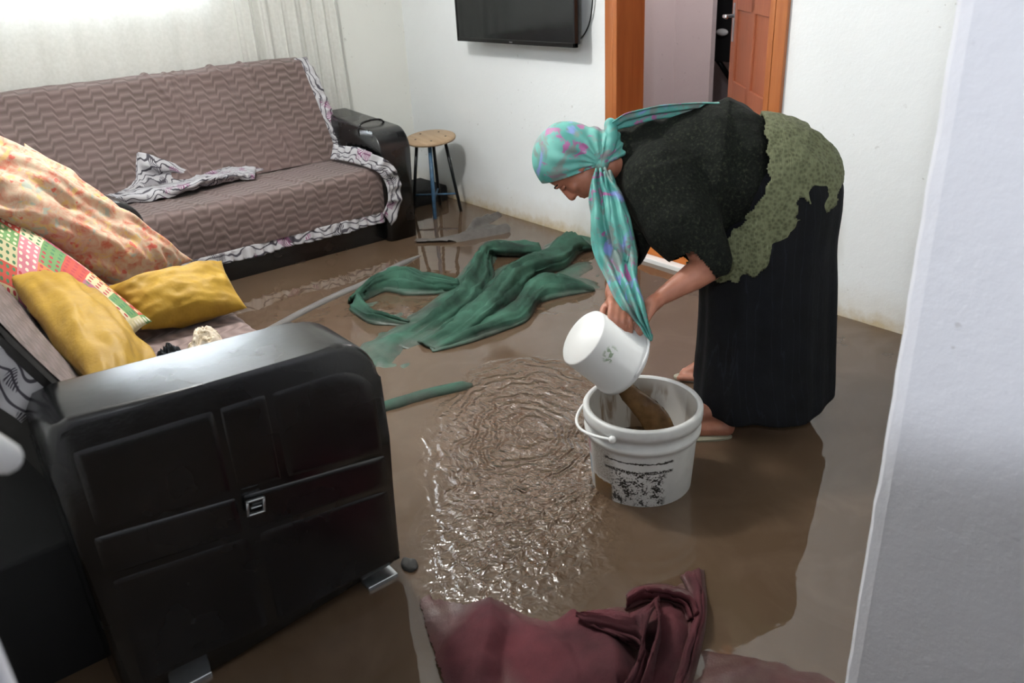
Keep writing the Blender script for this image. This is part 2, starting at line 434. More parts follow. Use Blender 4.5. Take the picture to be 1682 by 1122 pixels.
mkbox('pane', (WX0+.05, YW+.055, WZ0+.05), (WX1-.05, YW+.061, WZ1-.05), q.m, win)
wallx('wall_left', -.44, -.30, YN-.14, YW+.16, FZ, 2.5, M['wall'])
def rough_edge_box(lo, hi, xedge):
    """plaster end of the wall beside the camera, with a slightly worn vertical edge"""
    bm = bmesh.new(); nrows = 60
    prof = []
    for i in range(nrows+1):
        z = lo[2] + (hi[2]-lo[2])*i/nrows
        d = nz((0, 0, z), 9)*.007 + nz((0, 0, z), 30, 2)*.003
        x0 = lo[0]; y1 = hi[1]
        ring = [(x0, lo[1]), (x0, y1-.03), (x0+.004, y1-.011+d), (x0+.012, y1-.002+d*.6), (x0+.04, y1), (hi[0], y1), (hi[0], lo[1])]
        prof.append([bm.verts.new((a, b, z)) for a, b in ring])
    for r0, r1 in zip(prof, prof[1:]):
        for k in range(7): bm.faces.new((r0[k], r0[(k+1) % 7], r1[(k+1) % 7], r1[k]))
    bm.faces.new(prof[0]); bm.faces.new(prof[-1][::-1])
    return bm
struct('wall_near', rough_edge_box((XN, -1.4, FZ), (XN+.16, YN, 2.5), XN), M['wall_near'], False)
wallx('wall_front', XN+.16, XW, YN-.14, YN, FZ, 2.5, M['wall'])
mkj = box(bmesh.new(), (-.30, YN-.12, FZ), (-.022, YN-.02, 2.5), .006)
struct('trim_1', mkj, M['wall_near'], True)
wallx('wall_hall', -1.5, XN, -1.4, -1.28, FZ, 2.5, M['wall_near'])
wallx('wall_hall_left', -1.6, -1.5, -1.4, YN-.1, FZ, 2.5, M['wall_near'])
wallx('wall_hall_far', -1.5, -.30, YN-.14, YN-.02, FZ, 2.5, M['wall_near'])
wallx('ceiling', -1.6, 7.2, -1.4, YW+.16, 2.5, 2.6, M['ceil'])
# doorway: frame, leaf, threshold
fw, fd = .075, .02
bm = bmesh.new()
box(bm, (XW-fd, DY1, 0), (XW+.0, DY1+.055, DT+.05), .004); box(bm, (XW-fd, DY0-.055, 0), (XW, DY0, DT+.05), .004)
box(bm, (XW-fd, DY0, DT), (XW, DY1, DT+.05), .004)
box(bm, (XW-fd, DY1-.025, 0), (XW+.17, DY1-.001, DT)); box(bm, (XW-fd, DY0+.001, 0), (XW+.17, DY0+.025, DT)); box(bm, (XW-fd, DY0, DT-.025), (XW+.17, DY1, DT-.001))
struct('trim_2', bm, M['frame_wood'])
bm = bmesh.new(); box(bm, (XW+.0, DY0, FZ), (XW+.17, DY1, .085), .008); struct('trim_3', bm, mat_wood('threshold_wood', 'a1541c', 'cf7d33', .35, 'Y'))
bm = bmesh.new(); box(bm, (XW-.055, DY0-.03, FZ), (XW-.002, DY1+.03, .022), .004); struct('trim_4', bm, M['white_plastic'])
# leaf hinged on the near jamb, swung away from the room
hx, hy = XW+.10, DY0+.045
ang = math.atan2(.646, .545)
dl = thing('interior_door', 'orange-brown panelled wooden door standing ajar in the doorway behind the woman', 'door', (hx, hy, 0))
def leafbox(nm, u0, u1, w0, w1, z0, z1, mat, bev=.003, par=None):
    bm = box(bmesh.new(), (u0, w0, z0), (u1, w1, z1), bev)
    bmesh.ops.transform(bm, matrix=Matrix.Translation((hx, hy, 0)) @ Matrix.Rotation(ang, 4, 'Z'), verts=bm.verts[:])
    return bm_obj(nm, bm, mat, par or dl, False)
bm = bmesh.new()
LWd = .83
for (u0, u1, z0, z1) in ((0, .10, .09, 2.03), (LWd-.10, LWd, .09, 2.03), (.38, .45, .09, 2.03), (.1, LWd-.1, .09, .26), (.1, LWd-.1, .70, .80), (.1, LWd-.1, 1.13, 1.32), (.1, LWd-.1, 1.93, 2.03)):
    box(bm, (u0, -.02, z0), (u1, .02, z1), .004)
bmesh.ops.transform(bm, matrix=Matrix.Translation((hx, hy, 0)) @ Matrix.Rotation(ang, 4, 'Z'), verts=bm.verts[:])
bm_obj('door_frame', bm, M['door_wood'], dl, False)
for (u0, u1) in ((.10, .38), (.45, LWd-.10)):
    for (z0, z1) in ((.26, .70), (.80, 1.13), (1.32, 1.93)):
        leafbox('panel', u0-.005, u1+.005, -.009, .009, z0-.005, z1+.005, M['door_wood'], 0)
hd = leafbox('latch_plate', LWd-.065, LWd-.03, -.024, .024, .98, 1.16, M['chrome'], .002)
bm = bmesh.new(); tube(bm, [(LWd-.047, .02, 1.1), (LWd-.047, .07, 1.1), (LWd-.13, .075, 1.1)], .009)
tube(bm, [(LWd-.047, -.02, 1.1), (LWd-.047, -.07, 1.1), (LWd-.13, -.075, 1.1)], .009)
bmesh.ops.transform(bm, matrix=Matrix.Translation((hx, hy, 0)) @ Matrix.Rotation(ang, 4, 'Z'), verts=bm.verts[:])
bm_obj('handle', bm, M['chrome'], dl)
# the room beyond the doorway
bm = bmesh.new(); box(bm, (4.20, 3.345, FZ), (4.24, 4.0, 2.5)); box(bm, (3.13, 3.63, FZ), (4.22, 4.0, 2.5))
struct('wall_far_room', bm, M['hallwall'])
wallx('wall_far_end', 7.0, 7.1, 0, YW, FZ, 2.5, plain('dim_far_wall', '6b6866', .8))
wallx('wall_far_back', XW+.16, 7.1, YW-.02, YW+.16, FZ, 2.5, M['hallwall'])
wallx('wall_far_near', 3.14, 7.0, .9, 1.0, FZ, 2.5, M['hallwall'])
cb = thing('black_cupboard', 'black cupboard with a white knob glimpsed past the door edge', 'cupboard', (5.4, 4.2, 0))
mkbox('body', (5.35, 3.95, .62), (5.75, 4.75, 2.2), M['dark'], cb, .006)
kp = at_x(1186, 53, 5.33)
bm = bmesh.new(); blob(bm, kp, (.02, .055, .026)); bm_obj('knob', bm, M['white_plastic'], cb)
bm = bmesh.new(); tube(bm, [at_x(1178, 97, 5.37), at_x(1200, 130, 5.5)], .02); bm_obj('leg', bm, M['black_metal'], cb)
for lx, ly in ((5.7, 3.97), (5.7, 4.7), (5.38, 4.7)):
    bm = bmesh.new(); tube(bm, [(lx, ly, .62), (lx, ly, FZ)], .02); bm_obj('leg', bm, M['black_metal'], cb)

# ceiling lamp (above the frame)
cl = thing('ceiling_lamp', 'bare bulb hanging from the ceiling in the middle of the room', 'lamp', (LX, LY, 2.5))
bm = bmesh.new(); tube(bm, [(LX, LY, 2.5), (LX, LY, 2.36)], .006); bm_obj('cord', bm, M['black_metal'], cl)
bm = bmesh.new(); lathe(bm, [(0, 2.37), (.02, 2.37), (.022, 2.315), (0, 2.315)], 20, (LX, LY, 0)); bm_obj('socket', bm, M['white_plastic'], cl)

# ================================================================== CURTAINS
def curtain(name, x0, x1, z0, z1, amp, per, ybase, label, flare=0, n=240, seed=1):
    rows = []
    for i in range(37):
        z = z1 + (z0-z1)*i/36; t = i/36; row = []
        for j in range(n+1):
            u = j/n; x = x0 + (x1-x0)*u + flare*t*(u-.3)
            ph = 2*PI*(u*(x1-x0)/per + .25*nz((u*5, 0, 0), 1, seed)) 
            a = amp*(.45+.8*abs(nz((u*4, t*.7, 0), 1, seed+3)))*(.8+.4*t)
            y = ybase + a*math.sin(ph) + .35*a*math.sin(ph*2.3+1+t)
            row.append((x, y, z))
        rows.append(row)
    o = sheet(name, rows, M['sheer'])
    return tag(o, label, 'curtain')
curtain('sheer_curtain', -.28, 1.84, .30, 2.42, .012, .22, 4.755, 'white sheer curtain panel with the bright daylight behind it, beside the sofa back')
curtain('gathered_curtain', 1.86, 2.44, .62, 2.42, .028, .085, 4.735, 'narrow white curtain gathered in deep pleats near the room corner', .05, 260, 5)

# ================================================================== FAR SOFA
fs = thing('sofa_bed', 'long black sofa bed under a brown wavy throw against the curtained wall', 'sofa', (1.2, 4.3, FZ))
FXL, FXR = -.15, 2.20        # seat extent
SF, SB, SZ = 3.96, 4.42, .40
mkbox('base', (FXL, SF+.02, FZ), (FXR+.02, 4.6, .20), M['leather'], fs, .02)
mkbox('seat', (FXL, SF+.015, .19), (FXR, SB+.10, .385), M['leather'], fs, .03)
def arm_bm(y0, y1, x0, x1, ztop, zfront, rf=.12):
    """arm seen as a profile in depth (y), extruded in x, front top rounded"""
    pts = [(y1, FZ)]
    pts += [(y1, ztop-.06), (y1-.04, ztop)]
    k = 10
    cy, cz = y0+rf, zfront-rf
    for i in range(k+1):
        a = PI/2 + (PI/2)*i/k
        pts.append((cy + rf*math.cos(a), cz + rf*math.sin(a)))
    pts += [(y0, FZ)]
    bm = bmesh.new()
    A = [bm.verts.new((x0, y, z)) for y, z in pts]; Bv = [bm.verts.new((x1, y, z)) for y, z in pts]
    m = len(pts)
    for i in range(m): bm.faces.new((A[i], A[(i+1) % m], Bv[(i+1) % m], Bv[i]))
    fa = bm.faces.new(A[::-1]); fb = bm.faces.new(Bv)
    bmesh.ops.bevel(bm, geom=[e for e in fa.edges[:]+fb.edges[:]], offset=.035, segments=4, profile=.5, affect='EDGES')
    return bm
arm = bm_obj('armrest', arm_bm(3.915, 4.60, 2.19, 2.375, .655, .61), M['leather'], fs)
bm = bmesh.new(); tube(bm, spline([(2.215, 4.12, .50), (2.19, 4.13, .60), (2.23, 4.13, .635), (2.34, 4.13, .63), (2.37, 4.13, .55)], 5), .006); bm_obj('seam', bm, M['leather'], arm)
bm = bmesh.new(); P0 = [(SB-.01, .36), (4.612, .895), (4.65, .922), (4.70, .905), (4.71, .86), (4.60, .36)]
A = [bm.verts.new((FXL, y, z)) for y, z in P0]; Bq = [bm.verts.new((FXR-.05, y, z)) for y, z in P0]
for i in range(6): bm.faces.new((A[i], A[(i+1) % 6], Bq[(i+1) % 6], Bq[i]))
bm.faces.new(A[::-1]); bm.faces.new(Bq)
bmesh.ops.bevel(bm, geom=bm.edges[:], offset=.012, segments=2, affect='EDGES')
bm_obj('backrest', bm, M['leather'], fs)
# throws
def wrinkle(x, t, folds):
    """long narrow tension folds: (x0, x1, height, width)"""
    h = 0
    for (xa, xb, hh, ww) in folds:
        xc = xa + (xb-xa)*t; d = (x-xc)/ww
        if abs(d) < 3: h += hh*math.exp(-d*d)*(1-.6*t)
    return h
folds = [(1.27, 1.55, .012, .009), (1.38, 1.40, .007, .006), (1.43, 1.43, .006, .006), (1.62, 1.83, .013, .009), (1.79, 1.90, .011, .008), (1.48, 1.44, .005, .005)]
rows = []
NX = 330
for i in range(71):
    t = i/70; row = []
    for j in range(NX+1):
        u = j/NX; x = FXL+.02 + (2.115+.055*t - FXL-.02)*u
        # profile: from behind the top, over, down the front to the seat crease
        if t < .10: s = t/.10; y, z = 4.745 - .025*s, .80+.135*s
        elif t < .18: s = (t-.10)/.08; y, z = 4.72 - .124*s, .925+.032*math.sin(PI*(.15+.7*s))
        else: s = (t-.18)/.82; y, z = 4.608 - .225*s - .012, .945 - .53*s
        t2 = max(0, (t-.1)/.9)
        off = wrinkle(x, t2, folds) + .006*nz((x*3, t*5, 0), 1) + .003*nz((x*14, t*9, 3), 1)
        if t > .16: y -= off+.004; z += off*.3
        else: z += off + .004
        z += .006*nz((x*2.2, 0, 0), 1, 4)
        row.append((x, y, z))
    rows.append(row)
bc = sheet('backrest_throw', rows, M['cover'], fs); bc['label'] = 'brown wavy jacquard throw with pulled creases'
# ruffle down the right edge of the back throw
def ruffle(name, path, outdirs, width, parent, wave=.012, per=.05, n=6, rowsn=9, label=None, droop=None, seed=0, taper=True):
    P = spline(path, n); D = spline(outdirs, n); L = [0]
    for a, b in zip(P, P[1:]): L.append(L[-1] + (b-a).length)
    rows = [[] for _ in range(rowsn)]
    for i, (p, d) in enumerate(zip(P, D)):
        t = (P[min(i+1, len(P)-1)] - P[max(i-1, 0)]).normalized(); d = d.normalized(); nn = t.cross(d).normalized()
        ph = 2*PI*L[i]/per + 1.3*nz((L[i]*9, seed, 0), 1)
        wd = width*(1+.18*nz((L[i]*6, seed, 2), 1))
        for k in range(rowsn):
            f = k/(rowsn-1)
            rows[k].append(p + d*wd*f + nn*(wave*f**.7*math.sin(ph)) + t*(wave*.5*f*math.cos(ph)))
    o = sheet(name, rows, M['floral'], parent, .0025)
    if label: o['label'] = label
    return o
ruffle('ruffle', [(2.10, 4.625, .955), (2.12, 4.565, .86), (2.14, 4.50, .70), (2.15, 4.44, .56), (2.165, 4.375, .43)],
       [(1, -.1, .1), (1, -.25, 0), (1, -.25, 0), (1, -.25, 0), (1, -.2, .1)], .075, fs, .008, .06, 14, label='grey floral frill with dark and plum flowers')
# seat throw
rows = []
sfolds = [(1.05, 1.33, .012, .010), (1.25, 1.50, .012, .012), (1.62, 1.90, .010, .012), (1.8, 1.75, .006, .01), (.95, 1.15, .008, .008)]
for i in range(71):
    t = i/70; row = []
    for j in range(NX+1):
        u = j/NX; x = FXL+.02 + (2.205 - FXL-.02)*u
        lift = 0
        if t < .55: s = t/.55; y = SB+.03 - (SB+.03-SF-.035)*s; z = .408
        elif t < .64: s = (t-.55)/.09; a = s*PI/2; y = SF+.035-.045*math.sin(a); z = .408-.04*(1-math.cos(a))
        else: s = (t-.64)/.36; y = SF-.012-.006*math.sin(s*PI); z = .368-.195*s - .028*(1-u)*s
        off = wrinkle(x, t, sfolds) + .007*nz((x*4, t*4, 0), 1, 2) + .003*nz((x*15, t*12, 0), 1, 3)
        if t < .6: z += off*.8+.003
        else: y -= off*.8+.004
        row.append((x, y, z))
    rows.append(row)
o = sheet('seat_throw', rows, M['cover'], fs); o['label'] = 'brown wavy jacquard throw over the seat'
ed = [(x, SF-.014-.006*math.sin(x*11), .178-.028*(1-(x+.13)/2.335)) for x in [FXL+.02+ (2.19-FXL-.02)*k/24 for k in range(25)]]
ruffle('ruffle', ed, [(0, -.12, -1)]*25, .062, fs, .011, .055, 12, seed=3)
ruffle('ruffle', [(2.10, 4.34, .425), (2.115, 4.20, .43), (2.125, 4.06, .43), (2.13, 3.96, .425), (2.155, 3.895, .40), (2.185, 3.885, .33), (2.185, 3.885, .25), (2.16, 3.915, .175)],
       [(.45, .1, .9), (.4, 0, 1), (.4, -.1, 1), (.4, -.4, .9), (.8, -.4, .6), (1, -.12, .2), (1, -.08, -.1), (.4, -.2, -1)], .085, fs, .011, .06, 14, seed=5)
# tuck of the frill lying loose on the seat and up the back
cl_ = []
pk = [  # (px, py, height above floor) rows from lower edge to upper edge
 [(168, 335, .425), (215, 333, .42), (262, 327, .425), (300, 318, .43), (345, 305, .432), (385, 296, .43), (418, 294, .425)],
 [(160, 322, .44), (205, 321, .455), (255, 312, .465), (300, 305, .47), (345, 294, .47), (385, 286, .465), (419, 288, .44)],
 [(155, 310, .43), (200, 305, .45), (250, 300, .46), (300, 296, .445), (340, 286, .47), (380, 276, .475), (420, 276, .46)],
 [(150, 302, .44), (190, 285, .48), (235, 275, .55), (280, 278, .52), (320, 288, .46), (370, 278, .45), (419, 274, .43)],
 [(152, 300, .44), (195, 280, .50), (228, 250, .62), (275, 264, .56), (322, 284, .47), (372, 279, .43), (416, 278, .425)]]
def fine_grid(g, n=8):
    a = [spline([at_z(*p) for p in r], n) for r in g]
    cols = list(zip(*a)); cols = [spline(c, n) for c in cols]
    return [list(r) for r in zip(*cols)]
G = fine_grid(pk)
for i, r in enumerate(G):
    for j, p in enumerate(r):
        r[j] = p + Vector((0, 0, .012*nz(p, 16) + .006*nz(p, 45, 2)))
        yb = 4.40 + (r[j].z-.42)*.41
        if r[j].z < .418: r[j].z = .418
        if r[j].y > yb-.03: r[j].y = yb-.03
lc = sheet('loose_frill_cloth', G, M['floral'], None, .004)
tag(lc, 'crumpled grey floral cloth lying on the seat of the far sofa', 'cloth')

# ================================================================== NEAR SOFA
ns = thing('sofa_bed', 'near black leatherette sofa bed piled with pillows, its square armrest facing the camera', 'sofa', (.45, 2.4, FZ))
AY0, AY1 = 1.505, 1.70
# arm profile in x-z
prof = [(.10, FZ+.02)]
prof += [(.10, .60), (.105, .66), (.125, .692), (.16, .700)]
prof += [(.40, .682), (.62, .672)]
for i in range(9):
    a = PI/2 - (PI/2)*i/8; prof.append((.665+.11*math.cos(a), .56+.11*math.sin(a)))
prof += [(.778, .40), (.770, .05), (.74, .035), (.30, .03)]
bm = bmesh.new(); A = [bm.verts.new((x, AY0, z)) for x, z in prof]; Bv = [bm.verts.new((x, AY1, z)) for x, z in prof]; m = len(prof)
for i in range(m): bm.faces.new((A[i], A[(i+1) % m], Bv[(i+1) % m], Bv[i]))
fa = bm.faces.new(A[::-1]); fb = bm.faces.new(Bv)
bmesh.ops.bevel(bm, geom=list({e for e in fa.edges[:]+fb.edges[:]}), offset=.018, segments=4, profile=.5, affect='EDGES')
narm = bm_obj('armrest', bm, M['leather'], ns)
# quilted panels on the outer face (raised pads leaving seams between)
def ztop(x):
    return .640 - .03*(x-.13)/.6
def pad(x0, x1, zb0, zb1, zt0, zt1, bulge=.004, rc=0, name='pad'):
    rows = []; n = 26
    for i in range(n+1):
        v = i/n; row = []
        for j in range(n+1):
            u = j/n; x = x0 + (x1-x0)*u; zb = zb0 + (zb1-zb0)*u; zt = zt0 + (zt1-zt0)*u
            if rc:
                dx = max(0, x-(x1-rc)); zt = zt - (rc - math.sqrt(max(0, rc*rc - dx*dx)))
            z = zb + (zt-zb)*v
            e = (1-abs(2*u-1)**14)*(1-abs(2*v-1)**10)
            row.append((x, AY0+.004 - (bulge+.004)*max(0, e)**.5 + .0012*nz((x*8, z*8, 0), 1), z))
        rows.append(row)
    return sheet(name, rows, M['leather'], narm)
zs1 = lambda x: .452 - .095*(x-.127)/.652      # upper strip seam
zs2 = lambda x: .356 - .092*(x-.104)/.67
for (x0, x1, rc) in ((.135, .405, 0), (.410, .510, 0), (.515, .762, .10)):
    pad(x0, x1, zs1(x0)+.004, zs1(x1)+.004, ztop(x0), ztop(x1), .003, rc)
pad(.125, .41, zs2(.125)+.003, zs2(.41)+.003, zs1(.125)-.001, zs1(.41)-.001, .004)
pad(.41, .766, zs2(.41)+.003, zs2(.766)+.003, zs1(.41)-.001, zs1(.766)-.001, .004)
pad(.13, .42, .06, .045, zs2(.13)-.001, zs2(.42)-.001, .0025)
pad(.425, .764, .045, .045, zs2(.425)-.001, zs2(.764)-.001, .0025)
# buckle
bk = at_y(420, 832, AY0-.012)
bm = bmesh.new()
def bbar(x0, x1, z0, z1): box(bm, (bk.x+x0, AY0-.016, bk.z+z0), (bk.x+x1, AY0-.007, bk.z+z1), .0015, 1)
bbar(-.021, .021, .014, .019); bbar(-.021, .021, -.019, -.014); bbar(-.021, -.015, -.019, .019); bbar(.015, .021, -.019, .019); bbar(-.011, .013, -.002, .0015); bbar(-.007, .017, .005, .008)
bmesh.ops.rotate(bm, cent=(bk.x, AY0, bk.z), matrix=Matrix.Rotation(math.radians(7), 3, 'Y'), verts=bm.verts[:])
o = bm_obj('buckle', bm, M['chrome'], narm); o['label'] = 'small silver buckle ornament'
mkbox('foot', (.665, AY0-.004, FZ), (.750, AY1-.01, .012), M['chrome'], ns, .003)
mkbox('foot', (.18, AY0-.004, FZ), (.27, AY1-.01, .012), M['chrome'], ns, .003)
mkbox('base', (.16, AY1, FZ+.0), (.775, 3.24, .22), M['leather'], ns, .015)
mkbox('seat', (.20, AY1+.002, .21), (.80, 3.22, .405), M['leather'], ns, .03)
# far armrest
bm = bmesh.new(); A = [bm.verts.new((x, 3.24, z)) for x, z in prof]; Bv = [bm.verts.new((x, 3.42, z)) for x, z in prof]
for i in range(m): bm.faces.new((A[i], A[(i+1) % m], Bv[(i+1) % m], Bv[i]))
fa = bm.faces.new(A[::-1]); fb = bm.faces.new(Bv)
bmesh.ops.bevel(bm, geom=list({e for e in fa.edges[:]+fb.edges[:]}), offset=.018, segments=4, profile=.5, affect='EDGES')
bm_obj('armrest', bm, M['leather'], ns)
# backrest slab, tilted back
def bx(z): return .30 - (z-.42)*.46
bm = bmesh.new(); P0 = [(bx(.38), .38), (bx(.95), .95), (bx(.95)-.05, .975), (bx(.95)-.12, .93), (bx(.45)-.16, .42)]
P0b = P0
A = [bm.verts.new((x, AY1+.03, z)) for x, z in P0]; Bv = [bm.verts.new((x, 3.22, z)) for x, z in P0]
for i in range(5): bm.faces.new((A[i], A[(i+1) % 5], Bv[(i+1) % 5], Bv[i]))
bm.faces.new(A[::-1]); bm.faces.new(Bv); bmesh.ops.bevel(bm, geom=bm.edges[:], offset=.012, segments=2, affect='EDGES')
o = bm_obj('backrest', bm, M['backing'], ns); o['label'] = 'grey cloth lining on the rear and side of the backrest'
mkbox('storage_box', (-.13, AY1+.02, FZ), (.165, 3.2, .33), M['dark'], ns, .01)
# throws on the near sofa
rows = []
for i in range(41):
    t = i/40; row = []
    for j in range(121):
        u = j/120; y = AY1+.005 + (3.2-AY1)*u
        if t < .75: s = t/.75; z = .945-.53*s; x = bx(z)+.008
        else: s = (t-.75)/.25; z = .415; x = bx(.415)+.01+.02*s
        off = .008*nz((y*4, t*5, 0), 1, 9) + .006*math.exp(-((t-.45-.1*u)/.05)**2) + .007*math.exp(-((t-.7-.05*u)/.03)**2)
        row.append((x+off, y, z+.002))
    rows.append(row)
sheet('backrest_throw', rows, M['cover'], ns)
rows = []
M['cover_near'] = mat_cover('brown_jacquard_seat', '7d6a66', '93827c', '6b5a55')
for i in range(61):
    t = i/60; row = []
    for j in range(161):
        u = j/160; y = AY1+.004 + (3.23-AY1)*u
        if t < .7: s = t/.7; x = .25+.525*s; z = .412
        elif t < .8: s = (t-.7)/.1; a = s*PI/2; x = .775+.035*math.sin(a); z = .412-.035*(1-math.cos(a))
        else: s = (t-.8)/.2; x = .812+.01*math.sin(s*PI); z = .377-.2*s
        off = .006*nz((y*5, t*4, 0), 1, 12) + .003*nz((y*26, t*3, 0), 1, 13) + .002*math.sin(y*95+3*nz((y*4, t*2, 0), 1))
        if t < .75: z += off
        else: x += off
        row.append((x, y, z))
    rows.append(row)
sheet('seat_throw', rows, M['cover_near'], ns)
ruffle('ruffle', [(.815, 1.72+.1*k, .178) for k in range(16)], [(.15, 0, -1)]*16, .085, ns, .011, .055, 10, seed=8)
ruffle('ruffle', [(bx(.66)-.03, AY1+.012, .665), (bx(.75)-.028, AY1+.008, .75), (bx(.85)-.022, AY1+.006, .85), (bx(.95)-.02, AY1+.006, .95)],
       [(-1, -.35, -.45)]*4, .075, ns, .007, .09, 14, seed=11)

# ------------------------------------------------------------------ pillows
def pillow(name, quad, thick, mat, label, seed=0, n=44, wr=.010, pinch=.06, up=(0, 0, 1), cat='pillow', group=None, sag=0):
    """quad corners A,B,C,D (world); closed cushion with pinched corners"""
    A, Bq, Cq, Dq = [Vector(q) for q in quad]
    nn = (Cq-A).cross(Dq-Bq).normalized()
    if nn.dot(Vector(up)) < 0: nn = -nn
    ctr = (A+Bq+Cq+Dq)/4
    vs = []; fs = []; uvs = []
    def surf(u, v, side):
        # concave sides between corners
        pu = 1-pinch*(1-abs(v)**3)*0 ; s = u; t = v
        s2 = s*(1-pinch*(1-t*t)*abs(s)**2); t2 = t*(1-pinch*(1-s*s)*abs(t)**2)
        p = (A*(1-s2)*(1-t2) + Bq*(1+s2)*(1-t2) + Cq*(1+s2)*(1+t2) + Dq*(1-s2)*(1+t2))/4
        e = max(0, (1-abs(s)**2.6))**.62*max(0, (1-abs(t)**2.6))**.62
        w_ = nz((u*2.2, v*2.2, side), 1, seed)*1.3 + .6*nz((u*5, v*5, side), 1, seed+2)
        edge = (1-e)
        r = math.sin(7*u+5*v+seed)*edge*e*3
        h = thick/2*e + wr*w_*min(1, e*2) + wr*.5*r*min(1, e*2)
        return p + nn*(side*h) - Vector((0, 0, sag*e))
    idx = {}
    for side in (1, -1):
        for i in range(n+1):
            for j in range(n+1):
                bd = i in (0, n) or j in (0, n)
                if side == -1 and bd: idx[(-1, i, j)] = idx[(1, i, j)]; continue
                u = -1+2*j/n; v = -1+2*i/n
                u = math.sin(u*PI/2)*.5+u*.5; v = math.sin(v*PI/2)*.5+v*.5
                idx[(side, i, j)] = len(vs); vs.append(tuple(surf(u, v, side)))
                uvs.append((u*(Bq-A).length/2, v*(Dq-A).length/2))
    for side in (1, -1):
        for i in range(n):
            for j in range(n):
                f = [idx[(side, i, j)], idx[(side, i, j+1)], idx[(side, i+1, j+1)], idx[(side, i+1, j)]]
                fs.append(f if side == 1 else f[::-1])
    me = bpy.data.meshes.new(name); me.from_pydata(vs, [], fs)
    lay = me.uv_layers.new(name='UVMap')
    for l in me.loops: lay.data[l.index].uv = uvs[l.vertex_index]
    o = link_mesh(name, me, mat)
    bm = bmesh.new(); bm.from_mesh(me); bmesh.ops.recalc_face_normals(bm, faces=bm.faces[:]); bm.to_mesh(me); bm.free()
    return tag(o, label, cat, group)
pillow('floral_bolster', [at_y(-70, 185, 3.05), at_y(-60, 320, 2.84), at_y(205, 478, 2.78), at_y(318, 428, 2.86)], .20, M['peach'],
       'big peach floral cushion sloping across the far end of the near sofa', 3, wr=.030, pinch=.02, up=(0, -1, 1))
pillow('floral_cushion', [at_y(40, 235, 3.36), at_y(30, 330, 3.14), at_y(215, 425, 3.06), at_y(235, 380, 3.16)], .15, M['peach'],
       'second peach floral cushion mostly hidden behind the big one', 8, wr=.012, pinch=.03, up=(0, -1, 1))
pillow('patchwork_pillow', [at_z(-70, 285, .86), at_z(-60, 480, .62), at_z(190, 580, .47), at_z(250, 528, .50)], .15, M['patch'],
       'patchwork pillow with flowers and squares wedged between floral and mustard cushions', 5, wr=.006, pinch=.03)
pillow('mustard_pillow', [at_z(10, 448, .66), at_z(170, 652, .555), at_z(283, 632, .475), at_z(128, 462, .55)], .15, M['mustard'],
       'mustard yellow pillow leaning on the backrest next to the near armrest', 11, wr=.013, pinch=.05, group='mustard pillows on the near sofa')
pillow('mustard_pillow', [at_z(163, 474, .56), at_z(232, 542, .455), at_z(406, 506, .45), at_z(364, 428, .545)], .15, M['mustard'],
       'mustard yellow pillow lying flat across the seat, touching the peach floral cushion', 15, wr=.012, pinch=.06, group='mustard pillows on the near sofa')
# small crumpled clothes on the seat
def crumple(name, cx, cy, rx, ry, h, rot, mat, label, seed, z0=.415, n=46, sharp=1.0):
    rows = []
    for i in range(n+1):
        row = []
        for j in range(n+1):
            u = -1+2*j/n; v = -1+2*i/n
            # square to disc
            x = u*math.sqrt(1-v*v/2); y = v*math.sqrt(1-u*u/2); r = math.hypot(x, y)
            k = 1+.22*nz((x*1.5, y*1.5, 0), 1, seed+5)
            e = max(0, 1-r**3)
            hh = h*e*(.50 + 1.1*(.35-abs(nz((x*1.6, y*1.6, 0), 1, seed)))*sharp + .35*(.3-abs(nz((x*4, y*4, 0), 1, seed+1))))
            X = x*rx*k; Y = y*ry*k
            row.append((cx + X*math.cos(rot) - Y*math.sin(rot), cy + X*math.sin(rot) + Y*math.cos(rot), z0 + .001 + max(0, hh)))
        rows.append(row)
    o = sheet(name, rows, mat, None, .003)
    return tag(o, label, 'clothes')
M['cream'] = None
q = N('cream_printed_cloth'); c = q.co(); M['cream'] = q.fin(q.ramp(q.noise(c, 45, 3, .6, 1), [(.36, '8d7c5c'), (.46, 'd6c8b2'), (.7, 'e4dac9')]), .7)
M['navy'] = plain('dark_navy_cloth', '10161c', .75, 30, .4)
p = at_z(336, 561, .43); crumple('crumpled_sock', p.x, p.y, .068, .046, .06, .9, M['cream'], 'cream patterned crumpled cloth on the near sofa seat', 2)
p = at_z(352, 596, .43); crumple('dark_garment', p.x, p.y, .12, .11, .06, .3, M['navy'], 'dark navy crumpled garment beside the cream cloth behind the armrest', 6)
p = at_z(284, 598, .44); crumple('dark_glove', p.x, p.y, .045, .05, .09, .3, M['navy'], 'small bunched black cloth at the lower corner of the mustard pillow', 9)

